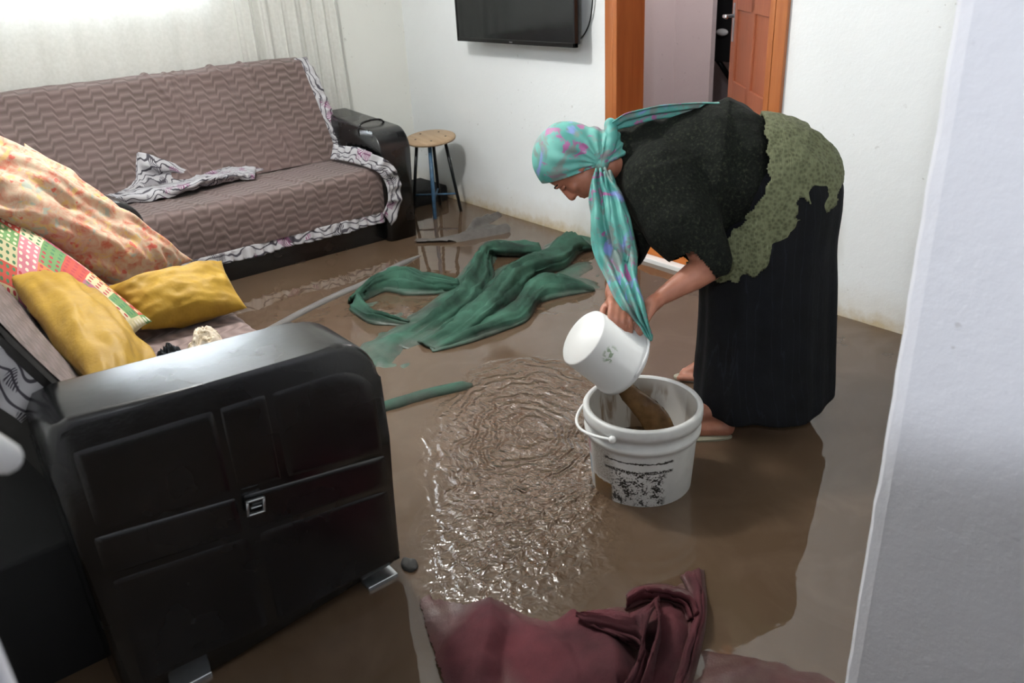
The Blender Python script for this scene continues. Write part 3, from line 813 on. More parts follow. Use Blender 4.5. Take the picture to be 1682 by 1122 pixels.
# ================================================================== STOOL
sc = at_z(707, 226, .46)
st = thing('round_stool', 'round wooden-topped stool with thin black and blue legs in the corner', 'stool', (sc.x, sc.y, FZ))
tilt = Matrix.Translation((sc.x, sc.y, .455)) @ Matrix.Rotation(math.radians(6), 4, Vector((.60, -.80, 0)))
bm = bmesh.new(); lathe(bm, [(0, .012), (.140, .012), (.150, .008), (.153, 0), (.150, -.008), (0, -.012)], 40)
bmesh.ops.transform(bm, matrix=tilt, verts=bm.verts[:]); seat = bm_obj('seat', bm, M['stool_wood'], st)
for k in range(5):
    a = k*2*PI/5+.4; bm = bmesh.new(); blob(bm, tilt @ Vector((.095*math.cos(a), .095*math.sin(a), .0125)), (.007, .007, .0025), None, 2)
    bm_obj('screw', bm, M['black_metal'], seat)
dirs = []
for k, (a, mt) in enumerate(((-2.25, 'blue_paint'), (-.75, 'black_metal'), (.85, 'black_metal'), (2.4, 'black_metal'))):
    p0 = tilt @ Vector((.085*math.cos(a), .085*math.sin(a), -.012)); p1 = Vector((sc.x + .155*math.cos(a), sc.y + .155*math.sin(a), FZ))
    bm = bmesh.new(); tube(bm, [p0, p1], .010 if k else .012); o = bm_obj('leg', bm, M[mt], st)
    if k == 0: o['label'] = 'blue painted leg'
    dirs.append(p0.lerp(p1, .70))
bm = bmesh.new(); tube(bm, [dirs[0], dirs[2]], .006); tube(bm, [dirs[1], dirs[3]], .006); bm_obj('brace', bm, M['blue_paint'], st)
# dark tray-like shape low in the corner
o = mkbox('black_box', (2.60, 4.42, FZ), (2.94, 4.74, .10), M['dark'], None, .02)
tag(o, 'low black box on the floor in the corner behind the stool', 'box')

# ================================================================== TELEVISION
tvx = XW-.13
tl = at_x(752, 67, tvx); tr = at_x(945, 79, tvx)
ty1, ty0, tz = tl.y, tr.y, (tl.z+tr.z)/2
tv = thing('television', 'black flat-screen television mounted on the white wall above the stool side', 'television', (XW-.05, (ty0+ty1)/2, tz))
mkbox('body', (tvx+.012, ty0+.01, tz+.01), (XW-.08, ty1-.01, tz+.56), M['black_metal'], tv, .01)
q = N('black_bezel'); bez = q.fin('0a0b0c', .25)
bm = bmesh.new()
for lo, hi in (((tvx-.004, ty0, tz), (tvx+.02, ty1, tz+.022)), ((tvx-.004, ty0, tz+.56), (tvx+.02, ty1, tz+.572)), ((tvx-.004, ty0, tz), (tvx+.02, ty0+.012, tz+.572)), ((tvx-.004, ty1-.012, tz), (tvx+.02, ty1, tz+.572))): box(bm, lo, hi, .002, 1)
bm_obj('bezel', bm, bez, tv, False)
q = N('tv_screen_glass'); scr = q.fin('16191a', .09)
mkbox('screen', (tvx, ty0+.011, tz+.02), (tvx+.011, ty1-.011, tz+.562), scr, tv)
mkbox('badge', (tvx-.006, (ty0+ty1)/2-.013, tz+.007), (tvx-.003, (ty0+ty1)/2+.013, tz+.013), M['chrome'], tv)
bm = bmesh.new(); tube(bm, spline([at_x(974, -40, XW-.02), at_x(973, 5, XW-.02), at_x(968, 38, XW-.015), at_x(957, 60, XW-.02), at_x(944, 70, XW-.09)], 8), .0035)
bm_obj('cable', bm, M['black_metal'], tv)
mkbox('wall_bracket', (XW-.085, (ty0+ty1)/2-.15, tz+.18), (XW-.001, (ty0+ty1)/2+.15, tz+.4), M['black_metal'], tv)

# ================================================================== CARPETS (soaked, folded)
def folds_mesh(name, poly, ridges, mat, label, cell=.006, base=-.004, seed=0, amp=.006, shift=(0, 0), cat='carpet', patch=.008):
    """soaked carpet as one cloth surface; ridges = [(pixel path with heights), half width, lean]"""
    R = []
    for path, wd in ridges:
        pts = spline([Vector((*at_z(px, py, 0).xy, h)) for px, py, h in path], 7)
        R.append(([p.copy() for p in pts], wd))
    poly = [at_z(*p[:2], 0).xy for p in poly]
    xs = [p.x for p in poly] + [p.x for r in R for p in r[0]]; ys = [p.y for p in poly] + [p.y for r in R for p in r[0]]
    x0, x1, y0, y1 = min(xs)-.12, max(xs)+.12, min(ys)-.12, max(ys)+.12
    nx = int((x1-x0)/cell)+1; ny = int((y1-y0)/cell)+1
    gx, gy = np.meshgrid(np.linspace(x0, x1, nx), np.linspace(y0, y1, ny))
    # inside-polygon signed distance
    inside = np.zeros_like(gx, bool); dist = np.full_like(gx, 9.)
    for i in range(len(poly)):
        a = poly[i]; b = poly[(i+1) % len(poly)]
        cond = ((a.y > gy) != (b.y > gy)) & (gx < (b.x-a.x)*(gy-a.y)/((b.y-a.y) or 1e-9) + a.x)
        inside ^= cond
        dx, dy = b.x-a.x, b.y-a.y; t = np.clip(((gx-a.x)*dx+(gy-a.y)*dy)/(dx*dx+dy*dy+1e-12), 0, 1)
        dist = np.minimum(dist, np.hypot(gx-a.x-t*dx, gy-a.y-t*dy))
    sd = np.where(inside, dist, -dist)
    z = np.clip(sd/.03, -1, 1)*.012 + base - .0
    z = np.where(sd > 0, base + np.minimum(sd/.02, 1)*.008, base - np.minimum(-sd/.02, 1)*.02)
    nzf = np.zeros_like(gx); nz2 = np.zeros_like(gx)
    for i in range(0, ny):
        for j in range(0, nx):
            nzf[i, j] = noise.noise(Vector((gx[i, j]*7, gy[i, j]*7, seed))); nz2[i, j] = noise.noise(Vector((gx[i, j]*24, gy[i, j]*24, seed+4)))
    z = z + np.where(sd > -.02, nzf*patch*1.6 + nz2*patch*.5, 0)
    lx = np.zeros_like(gx); ly = np.zeros_like(gx)
    for pts, wd in R:
        best = np.full_like(gx, -1.)
        for a, b in zip(pts, pts[1:]):
            dx, dy = b.x-a.x, b.y-a.y; L2 = dx*dx+dy*dy+1e-12
            t = np.clip(((gx-a.x)*dx+(gy-a.y)*dy)/L2, 0, 1)
            d = np.hypot(gx-a.x-t*dx, gy-a.y-t*dy); h = a.z + (b.z-a.z)*t
            sgn = (gx-a.x)*dy - (gy-a.y)*dx
            ww = np.where(sgn > 0, wd*1.45, wd*.75)
            u = d/ww
            e = np.clip(1-u**1.5, 0, 1)**1.35
            best = np.maximum(best, h*e - .012*(u > 1))
        k = best > 0
        # soft union
        z = np.where(k, np.maximum(z, best*(1+.35*nzf) + .25*np.maximum(z, 0) + nz2*amp), z)
    z = np.maximum(z, -.026); keep = sd > -.03
    lean = np.maximum(z, 0)
    X = gx + lean*shift[0] + nz2*.004; Y = gy + lean*shift[1] + nzf*.004
    idx = -np.ones_like(gx, int); vs = []
    for i in range(ny):
        for j in range(nx):
            if keep[i, j]: idx[i, j] = len(vs); vs.append((X[i, j], Y[i, j], z[i, j]))
    fs = []
    for i in range(ny-1):
        for j in range(nx-1):
            f = (idx[i, j], idx[i, j+1], idx[i+1, j+1], idx[i+1, j])
            if min(f) >= 0: fs.append(f)
    me = bpy.data.meshes.new(name); me.from_pydata(vs, [], fs)
    o = link_mesh(name, me, mat)
    s = o.modifiers.new('s', 'SMOOTH'); s.factor = .5; s.iterations = 2
    return tag(o, label, cat)
def C(cx, cy): return 500+cx*.3297, 330+cy*.3297      # (reading grid for the carpet survey)
def cp(lst): return [(*C(a, b), h) for a, b, h in lst]
green_poly = [C(*p) for p in [(230, 500), (420, 350), (770, 400), (850, 300), (930, 200), (1180, 225), (1340, 150), (1460, 240), (1490, 400), (1440, 445), (1180, 500), (1100, 600), (850, 700), (640, 745), (480, 870), (410, 915), (330, 800), (180, 680), (200, 560)]]
def fold(lines, mat, parent, name='fold', n=8, amp=.006, seed=0, conv=C, thick=.006):
    """one turned-up fold of cloth: survey lines (x, y, height) from its near foot over the crest to its far foot"""
    L = [[at_z(*conv(a, b), h) for a, b, h in l] for l in lines]
    a = [spline(l, n) for l in L]
    cols = [spline(list(c_), 5) for c_ in zip(*a)]
    lin_ = [[Vector(c_[min(int(k/5), len(c_)-2)]).lerp(c_[min(int(k/5), len(c_)-2)+1], k/5-min(int(k/5), len(c_)-2)) for k in range(5*(len(c_)-1)+1)] for c_ in zip(*a)]
    cols = [[p.lerp(q_, .55) for p, q_ in zip(c1, c2)] for c1, c2 in zip(cols, lin_)]
    G = [list(r) for r in zip(*cols)]
    amp *= 1.6
    for ci, r in enumerate(G):
        for k, p in enumerate(r):
            # long wrinkles that follow the fold, plus a few cross creases
            wl = nz((k*.022, ci*.55, seed*3.3), 1) + .6*nz((k*.05, ci*1.1, seed*5.1), 1)
            cr = max(0, .12-abs(nz((k*.13 + ci*.12, ci*.1, seed*2.2), 1)))
            g_ = min(1, max(0, p.z/.035))
            p = p + Vector((0, 0, (wl*.028 - cr*.06)*g_)) - NV*(wl*.012*g_)
            w_ = min(1, max(0, p.z/.03))
            r[k] = p + Vector((nz(p, 18, seed), nz(p, 18, seed+1), nz(p, 16, seed+2)))*amp*w_ + Vector((0, 0, nz(p, 55, seed)*.0015))
            r[k].z = max(r[k].z, -.022)
    return sheet(name, G, mat, parent, thick)
gc = folds_mesh('green_carpet', green_poly, [
    (cp([(1450, 225, .02), (1335, 200, .03), (1230, 300, .03), (1050, 350, .03), (900, 530, .03), (700, 690, .02)]), .07),
    (cp([(930, 260, .02), (850, 380, .035), (740, 500, .03), (500, 680, .022), (380, 800, .016)]), .07),
    (cp([(330, 720, .010), (480, 690, .018), (620, 670, .02)]), .06),
    (cp([(1400, 330, .014), (1330, 380, .014), (1420, 410, .012)]), .06),
], M['green'], 'dark green sodden carpet crumpled in thick folds on the flooded floor', .0065, -.014, 3, .003, (0, 0))
# main long ridge from the wall side down to the left
fold([[(1450, 240, .0), (1375, 262, .0), (1300, 335, .0), (1170, 375, .0), (1120, 410, .0), (1050, 500, .0), (975, 565, .0), (900, 630, .0), (800, 705, .0), (660, 752, .0)],
      [(1440, 225, .03), (1365, 245, .035), (1290, 305, .04), (1160, 345, .045), (1095, 385, .045), (1020, 470, .045), (940, 545, .04), (860, 610, .035), (770, 680, .022), (640, 735, .008)],
      [(1400, 200, .06), (1345, 215, .075), (1270, 268, .075), (1140, 290, .095), (1050, 335, .095), (970, 425, .09), (890, 505, .075), (810, 580, .06), (720, 650, .04), (600, 720, .015)],
      [(1340, 155, .075), (1290, 180, .08), (1215, 248, .07), (1130, 272, .085), (1030, 325, .075), (945, 405, .06), (860, 490, .05), (780, 560, .04), (690, 640, .025), (570, 705, .01)],
      [(1300, 165, .02), (1245, 205, .01), (1190, 265, .01), (1110, 285, .01), (1010, 340, .01), (925, 420, .01), (835, 500, .008), (750, 570, .006), (660, 650, .0), (545, 700, -.01)]], M['green'], gc, seed=1)
# band that runs left along the top, then turns down
fold([[(1190, 272, .0), (1100, 275, .0), (1000, 272, .0), (945, 262, .005), (935, 300, .01), (945, 380, .01), (920, 440, .01), (860, 525, .01), (760, 600, .005), (640, 680, .0), (520, 745, -.005)],
      [(1185, 255, .03), (1090, 255, .04), (985, 250, .045), (925, 250, .05), (905, 295, .055), (900, 365, .06), (860, 430, .06), (800, 505, .055), (700, 580, .035), (590, 650, .02), (470, 725, .008)],
      [(1178, 222, .05), (1075, 210, .06), (965, 200, .07), (905, 215, .08), (870, 265, .08), (835, 335, .085), (795, 400, .08), (745, 475, .065), (660, 550, .045), (560, 615, .025), (420, 700, .01)],
      [(1165, 215, .01), (1070, 205, .01), (955, 195, .01), (890, 215, .01), (855, 265, .01), (820, 335, .01), (775, 400, .01), (725, 480, .008), (640, 555, .004), (545, 610, -.003), (400, 690, -.012)]], M['green'], gc, seed=5)
# wall-like loop on the left, standing on edge
fold([[(775, 455, .0), (700, 462, .0), (620, 470, .0), (500, 472, .0), (460, 462, .0), (400, 455, .0), (345, 478, .0), (290, 505, .0)],
      [(772, 430, .03), (700, 428, .035), (610, 425, .04), (505, 410, .045), (450, 405, .045), (385, 415, .04), (310, 455, .035), (262, 500, .025)],
      [(770, 405, .05), (690, 396, .065), (600, 378, .078), (505, 343, .085), (440, 345, .085), (375, 378, .075), (295, 435, .062), (235, 490, .05)],
      [(768, 398, .045), (690, 388, .06), (598, 368, .072), (500, 336, .08), (436, 338, .08), (368, 370, .07), (288, 426, .058), (226, 484, .048)],
      [(765, 408, .0), (690, 400, .0), (595, 384, .0), (495, 352, .0), (430, 355, .0), (360, 390, .0), (280, 445, .0), (215, 510, .0)]], M['green'], gc, amp=.004, seed=9)
fold([[(225, 545, .0), (300, 600, .0), (350, 618, .0), (430, 622, .0), (520, 625, .0)],
      [(232, 515, .03), (300, 560, .04), (355, 572, .035), (435, 592, .02), (520, 612, .01)],
      [(268, 458, .06), (310, 510, .055), (350, 550, .05), (435, 572, .035), (525, 600, .015)],
      [(255, 462, .05), (300, 512, .045), (345, 545, .04), (430, 566, .02), (520, 595, .0)]], M['green'], gc, amp=.003, seed=13)
# right-hand fold and the low one along the front
fold([[(1450, 448, .0), (1380, 462, .0), (1290, 480, .0), (1210, 500, .0), (1160, 520, .0), (1110, 600, .0), (990, 652, .0), (850, 702, .0), (720, 738, .0), (640, 755, .0)],
      [(1445, 440, .012), (1370, 430, .03), (1280, 425, .045), (1205, 430, .055), (1155, 480, .045), (1085, 560, .04), (960, 610, .038), (830, 655, .035), (720, 700, .025), (630, 740, .006)],
      [(1440, 432, .015), (1345, 398, .04), (1270, 378, .06), (1205, 372, .07), (1140, 410, .055), (1060, 520, .045), (935, 580, .045), (810, 632, .04), (700, 685, .025), (620, 730, .006)],
      [(1430, 425, .0), (1340, 388, .01), (1260, 365, .02), (1195, 362, .02), (1120, 395, .01), (1040, 505, .01), (915, 575, .01), (790, 622, .005), (680, 675, .0), (600, 725, -.005)]], M['green'], gc, seed=17)
fold([[(830, 600, .0), (760, 640, .0), (690, 690, .0), (640, 740, .0)], [(815, 570, .04), (745, 612, .04), (672, 668, .03), (618, 715, .01)], [(800, 560, .035), (730, 600, .035), (660, 655, .02), (605, 705, .004)], [(790, 560, .0), (720, 598, .0), (650, 650, .0), (595, 700, -.005)]], M['green'], gc, seed=19)
# green strip & pipe & mat
bm = bmesh.new()
def flat_roll(bm, pts, wd, h, seed=0):
    P = spline(pts, 10); rings = []
    for i, p in enumerate(P):
        t = (P[min(i+1, len(P)-1)] - P[max(i-1, 0)]).normalized(); s = Vector((0, 0, 1)).cross(t).normalized()
        f = i/(len(P)-1); e = min(1, 6*f+.35)*min(1, 6*(1-f)+.35)
        w2 = wd*e*(1+.15*nz((i*.3, 0, 0), 1, seed))
        rings.append([bm.verts.new(p + s*(w2*math.cos(a)) + Vector((0, 0, h*e*math.sin(a)))) for a in [k*2*PI/14 for k in range(14)]])
    for a, b in zip(rings, rings[1:]):
        for k in range(14): bm.faces.new((a[k], a[(k+1) % 14], b[(k+1) % 14], b[k]))
    bm.faces.new(rings[0][::-1]); bm.faces.new(rings[-1])
    return bm
o = bm_obj('carpet_roll', flat_roll(bmesh.new(), [at_z(585, 684), at_z(640, 668), at_z(700, 650), at_z(740, 641), at_z(776, 633)], .027, .024), M['green'])
tag(o, 'narrow rolled green carpet strip lying in the water by the near sofa', 'carpet strip')
o = bm_obj('grey_hose', flat_roll(bmesh.new(), [at_z(400, 566), at_z(445, 542), at_z(500, 512), at_z(560, 483), at_z(600, 466), at_z(648, 440), at_z(690, 420)], .022, .016), M['grey_pipe'])
tag(o, 'long grey rubber edging running through the water from the near sofa to the green carpet', 'edging')
folds_mesh('grey_mat', [(688, 398), (760, 380), (800, 350), (830, 360), (832, 386), (760, 396)], [
    ([(686, 398, .022), (740, 396, .03), (790, 387, .04), (832, 379, .045)], .030), ([(765, 388, .03), (778, 375, .05), (800, 362, .03), (820, 352, .02)], .03)],
    M['grey_rubber'], 'grey wet mat folded on the floor in front of the stool', .008, -.006, 8, .003, (0, 0), 'mat', .006)
def Rr(x, y): return 650 + x*.4756, 800 + y*.4756
def rp(lst): return [(*Rr(a, b), h) for a, b, h in lst]
rc_ = folds_mesh('maroon_carpet', [Rr(*p) for p in [(120, 400), (230, 450), (330, 430), (430, 470), (560, 520), (620, 480), (790, 380), (900, 350), (1000, 280), (1065, 285), (1070, 420), (1050, 545), (1200, 570), (1400, 620), (1640, 690), (1640, 900), (300, 900), (200, 660)]], [
    (rp([(150, 425, .008), (200, 520, .016), (260, 640, .02), (320, 760, .02)]), .06),
    (rp([(330, 430, .02), (340, 520, .05), (300, 650, .06), (280, 780, .05)]), .09),
    (rp([(500, 540, .03), (560, 600, .05), (620, 700, .05)]), .12),
    (rp([(680, 520, .04), (740, 600, .06), (760, 700, .06)]), .10),
    (rp([(960, 470, .03), (960, 560, .045), (920, 680, .04)]), .07),
    (rp([(1130, 650, .006), (1220, 640, .012), (1330, 660, .008)]), .06),
], M['red'], 'maroon soaked carpet with raised folds at the bottom of the picture', .0055, -.008, 6, .003, (0, 0), 'carpet', .008)
# turned-up flap with a dark underside, then its ridge running down to the frame edge
fold([[(850, 562, .045), (880, 565, .03), (875, 600, .02), (850, 680, .02), (800, 790, .02)],
      [(740, 505, .055), (838, 545, .055), (858, 600, .06), (828, 680, .06), (775, 790, .05)],
      [(624, 452, .045), (760, 470, .075), (850, 500, .085), (835, 600, .085), (790, 690, .08), (740, 790, .07)][:5],
      [(640, 436, .045), (740, 436, .06), (815, 455, .075), (870, 430, .09), (905, 392, .085)],
      [(660, 430, .015), (745, 428, .02), (820, 440, .03), (872, 412, .05), (905, 385, .06)]], M['red'], rc_, conv=Rr, amp=.004, seed=3)
fold([[(898, 395, .09), (905, 440, .085), (900, 520, .085), (880, 590, .085), (850, 670, .08), (800, 780, .07)],
      [(905, 400, .05), (912, 450, .04), (910, 530, .04), (893, 600, .04), (868, 680, .04), (822, 790, .03)],
      [(912, 415, .01), (925, 470, .01), (925, 550, .01), (910, 620, .01), (888, 700, .01), (845, 800, .01)]], M['red'], rc_, conv=Rr, amp=.003, seed=4)
fold([[(790, 430, .0), (815, 420, .0), (860, 400, .005), (920, 395, .005), (985, 425, .005), (1000, 470, .0)],
      [(797, 405, .025), (825, 385, .035), (870, 372, .04), (935, 374, .04), (1000, 402, .04), (1025, 455, .03)],
      [(800, 385, .03), (830, 362, .045), (880, 350, .05), (945, 355, .05), (1020, 382, .05), (1050, 440, .035)],
      [(795, 375, .0), (828, 350, .0), (880, 338, .0), (950, 342, .0), (1030, 370, .0), (1068, 430, .0)]], M['red'], rc_, conv=Rr, amp=.004, seed=5)
fold([[(985, 310, .0), (1005, 350, .0), (1015, 420, .0), (1005, 500, .0), (975, 600, .0), (930, 720, .0)],
      [(1010, 295, .02), (1030, 340, .03), (1040, 420, .035), (1030, 500, .035), (1000, 600, .035), (960, 720, .03)],
      [(1040, 285, .02), (1050, 340, .025), (1058, 420, .03), (1048, 500, .03), (1022, 600, .03), (985, 720, .025)],
      [(1062, 288, .0), (1068, 345, .0), (1072, 420, .0), (1062, 510, .0), (1040, 610, .0), (1005, 730, .0)]], M['red'], rc_, conv=Rr, amp=.004, seed=6)
# scrap of frill at the sofa foot
p = at_z(672, 930, 0); bm = bmesh.new(); blob(bm, (p.x, p.y, .004), (.018, .03, .014), None, 3)
for v in bm.verts: v.co += Vector((.006*nz(v.co, 60), .006*nz(v.co, 60, 2), .006*nz(v.co, 60, 4)))
tag(bm_obj('grey_rag', bm, M['backing']), 'small grey rag in the water at the foot of the near armrest', 'rag')

# ================================================================== BUCKET
BC = Vector((1.515, 1.385, FZ)); RB, RT, BZ = .142, .160, .262
bk_ = thing('plastic_bucket', 'large white plastic bucket with a worn muddy label standing in the water', 'bucket', BC)
prof = [(0, .002), (RB-.004, .002), (RB, .008), (RB+.012, .19)]
prof += [(RB+.013, .205), (RT+.004, .207), (RT+.005, .222), (RT-.003, .226), (RT-.002, .248), (RT+.007, .25), (RT+.008, .262), (RT+.008, .280), (RT+.004, .286), (RT-.006, .286), (RT-.010, .278), (RT-.011, .25), (RB-.006, .02), (0, .018)]
def m_bucket():
    q = N('worn_bucket_plastic'); c = q.co(); x = q.xyz(c); z = x[2]
    ang = q.math('ARCTAN2', x[1], x[0])                          # angle round the bucket (local axes)
    lab = q.comb(q.math('MULTIPLY', ang, 1.0), q.math('MULTIPLY', z, 7.0))
    n1 = q.noise(lab, 9, 5, .7); n2 = q.noise(lab, 30, 4, .7); n3 = q.noise(c, 12, 4, .6)
    def band(v, a, b, s=.004): 
        return q.math('MULTIPLY', q.math('SMOOTH_MIN', 1.0, q.math('MULTIPLY', q.math('SUBTRACT', v, a), 1/s, clamp=True), 0.0), q.math('MULTIPLY', q.math('SUBTRACT', b, v), 1/s, clamp=True))
    zr = q.math('ADD', z, q.math('MULTIPLY', q.math('SUBTRACT', n1, .5), .02))
    la = band(ang, -.75, .62, .05)
    strip = q.math('MULTIPLY', band(zr, .172, .179, .002), la)
    strip2 = q.math('MULTIPLY', q.math('MULTIPLY', band(zr, .140, .152, .003), la), q.ramp(n2, [(.42, 0.0), (.47, 1.0)]))
    speck = q.math('MULTIPLY', q.math('MULTIPLY', band(z, .025, .15, .01), band(ang, -.66, .50, .1)), q.ramp(q.math('ADD', q.math('MULTIPLY', q.noise(lab, 22, 4, .75), .8), q.math('MULTIPLY', q.noise(lab, 5, 2), .55)), [(.69, 0.0), (.705, 1.0)]))
    rust = q.math('MULTIPLY', band(zr, .012, .088, .004), band(ang, -1.15, -.55, .05))
    mudl = q.math('MULTIPLY', band(zr, .088, .20, .01), band(ang, -1.2, -.45, .2))
    col = q.ramp(n3, [(.3, 'c9cac8'), (.7, 'dcdddb')])
    col = q.mix(q.math('MULTIPLY', mudl, q.ramp(n2, [(.35, .9), (.6, .3)])), col, '7c705f')
    blk = q.math('MAXIMUM', strip, q.math('MAXIMUM', strip2, speck))
    col = q.mix(rust, col, q.mix(n2, '5a3f1e', '8a652f'))
    col = q.mix(blk, col, '23221f')
    pinkb = q.math('MULTIPLY', band(ang, -1.5, -1.2, .03), band(zr, .14, .19, .005)); blue = q.math('MULTIPLY', band(ang, -1.5, -1.22, .03), band(zr, .07, .135, .005))
    col = q.mix(q.math('MULTIPLY', pinkb, .7), col, 'a85560'); col = q.mix(q.math('MULTIPLY', blue, .7), col, '6f94ad')
    return q.fin(col, .38, q.bump(n3, .08, .004))
def m_bucket_in():
    q = N('bucket_inside_muddy'); c = q.co(); n = q.noise(c, 9, 5, .65, 1); z = q.xyz(c)[2]; x = q.xyz(c)
    drip = q.noise(q.co('Object', (14, 14, 2.2)), 1.3, 4, .6, .6)
    right = q.math('ADD', q.math('MULTIPLY', x[0], 1.0), q.math('MULTIPLY', x[1], -.2))
    f = q.math('MULTIPLY', q.ramp(drip, [(.48, 0.0), (.56, 1.0)]), q.ramp(x[1], [(.0, .95), (.10, .95), (.14, .25)]))
    f = q.math('MULTIPLY', f, q.ramp(z, [(.1, 1.0), (.24, .8), (.275, .0)]))
    return q.fin(q.mix(f, 'cfccc5', q.mix(n, '6b4f2e', '8c6f4c')), .35)
rotb = Matrix.Rotation(math.atan2(-BC.y, -BC.x), 4, 'Z')
def bucket_part(nm, pr, mat, seg=72):
    bm = lathe(bmesh.new(), pr, seg); me = bpy.data.meshes.new(nm)
    bmesh.ops.recalc_face_normals(bm, faces=bm.faces[:]); bm.to_mesh(me); bm.free()
    o = link_mesh(nm, me, mat); o.parent = bk_; o.rotation_euler = (0, 0, math.atan2(-BC.y, -BC.x)); return o
bucket_part('shell', prof[:15], m_bucket())
bucket_part('inner_wall', [(RT-.0102, .283), (RT-.0105, .25), (RB-.0055, .02), (0, .018)], m_bucket_in())
o = bucket_part('bucket_water', [(0, .120), (RB+.0005, .120), (RB+.0005, .114), (0, .114)], M['brown_water'])
o['label'] = 'muddy water inside the bucket'
# bail handle resting round the left side of the rim
bm = bmesh.new(); pts = []
for k in range(25):
    a = PI*.80*k/24
    b_ = math.sin(a)**3; v = Vector((-(.171+.016*b_)*math.sin(a), .171*math.cos(a), .258 - .028*b_))
    pts.append(v)
bail_rot = Matrix.Rotation(math.radians(-38), 4, 'Z')
tube(bm, [bail_rot @ v for v in pts], .0045, 8)
blob(bm, bail_rot @ pts[-1], (.011, .011, .011), None, 2); blob(bm, bail_rot @ pts[0], (.011, .011, .011), None, 2)
me = bpy.data.meshes.new('bail'); bm.to_mesh(me); bm.free(); o = link_mesh('bail_handle', me, M['white_plastic']); o.parent = bk_

# ================================================================== PITCHER (small pail she pours from)
axc = Vector((.857*.9, .52*.9, .43)); ax = Vector((CX.dot(axc), CY.dot(axc), CZ.dot(axc))).normalized()
pb = at_d(957, 554, 2.03)
pt = thing('small_pail', 'small white pail tipped over the bucket in the hands of the woman', 'pail', pb)
qr = ax.to_track_quat('Z', 'Y').to_matrix().to_4x4()
Mp = qr
PL, PR0, PR1 = .158, .084, .097
bm = lathe(bmesh.new(), [(0, 0), (PR0-.004, 0), (PR0, .004), (PR1-.002, PL-.02), (PR1+.003, PL-.019), (PR1+.003, PL-.002), (PR1-.001, PL), (PR1-.004, PL-.003), (PR0-.004, .006), (0, .006)], 56)
bmesh.ops.recalc_face_normals(bm, faces=bm.faces[:])
me = bpy.data.meshes.new('shell'); bm.to_mesh(me); bm.free()
q = N('pail_plastic'); c = q.co(); x = q.xyz(c)
n = q.noise(c, 40, 4); n2 = q.noise(c, 8, 3)
dirl = (qr.inverted() @ (EYE - pb)).normalized()
pa = math.atan2(dirl.y, dirl.x)
ang = q.math('ARCTAN2', q.math('SUBTRACT', q.math('MULTIPLY', x[1], math.cos(pa)), q.math('MULTIPLY', x[0], math.sin(pa))), q.math('ADD', q.math('MULTIPLY', x[0], math.cos(pa)), q.math('MULTIPLY', x[1], math.sin(pa))))
dd = q.math('ADD', q.math('MULTIPLY', q.math('POWER', q.math('ABSOLUTE', ang), 2.0), 8), q.math('MULTIPLY', q.math('POWER', q.math('ABSOLUTE', q.math('SUBTRACT', x[2], .05)), 2.0), 1500))
lf = q.math('MULTIPLY', q.ramp(dd, [(.3, 1.0), (.8, 0.0)]), q.ramp(q.noise(c, 75, 3), [(.5, 0.0), (.56, .8)]))
o = link_mesh('shell', me, q.fin(q.mix(lf, 'dddedc', '6f8a5e'), .32)); o.parent = pt; o.matrix_local = qr
# bail of the pail
bm = bmesh.new(); pts = []
upl = (qr.inverted().to_3x3() @ Vector((0, 0, 1))); ua = math.atan2(upl.y, upl.x)
for k in range(17):
    a = PI*k/16; pts.append(Vector(((PR1+.012)*math.sin(a)*math.cos(ua) - (PR1+.003)*math.cos(a)*math.sin(ua), (PR1+.012)*math.sin(a)*math.sin(ua) + (PR1+.003)*math.cos(a)*math.cos(ua), PL-.012+.0*math.sin(a))))
tube(bm, pts, .004, 8); me = bpy.data.meshes.new('bail'); bm.to_mesh(me); bm.free()
o = link_mesh('bail_handle', me, M['white_plastic']); o.parent = pt; o.matrix_local = qr
# the poured stream
lip0 = at_d(1012, 632, 2.09); 
s0 = at_d(1018, 632, 2.085)
Pm = spline([s0 + Vector((0, 0, .012)), at_d(1036, 648, 2.08), at_d(1058, 668, 2.07), at_d(1076, 690, 2.055), at_d(1088, 716, 2.04), at_d(1092, 740, 2.03)], 8)
rows = [[] for _ in range(17)]
for i, p in enumerate(Pm):
    f = i/(len(Pm)-1); wd = .020 + .022*math.sin(min(1, f*1.3)*PI*.6) ; th = .007
    sdir = Vector((.75, -.6, .25)).normalized() if f < 0 else (SV*.85 + Vector((0, 0, .5))).normalized()
    for k in range(17):
        a = 2*PI*k/16
        rows[k].append(p + sdir*(wd*math.cos(a)) + NV*(th*math.sin(a)*(1+.5*nz((i*.4, k, 0), 1))) + Vector((0, 0, .004*nz((i*.5, k*.8, 0), 1, 3))))
stw = sheet('water_stream', rows, M['brown_water'])
tag(stw, 'brown water pouring from the small pail into the bucket', 'water')

# ================================================================== WOMAN
wo = thing('person', 'woman in dark sweater, olive vest and long black skirt bending over the bucket', 'person', B(.25, 2.5, FZ))
q = N('skin'); c = q.co(); n = q.noise(c, 18, 4)
skin = q.fin(q.ramp(n, [(.3, '8e5a44'), (.7, 'a8705a')]), .5, q.bump(q.noise(c, 160, 2), .15, .001), Subsurface_Weight=.06)
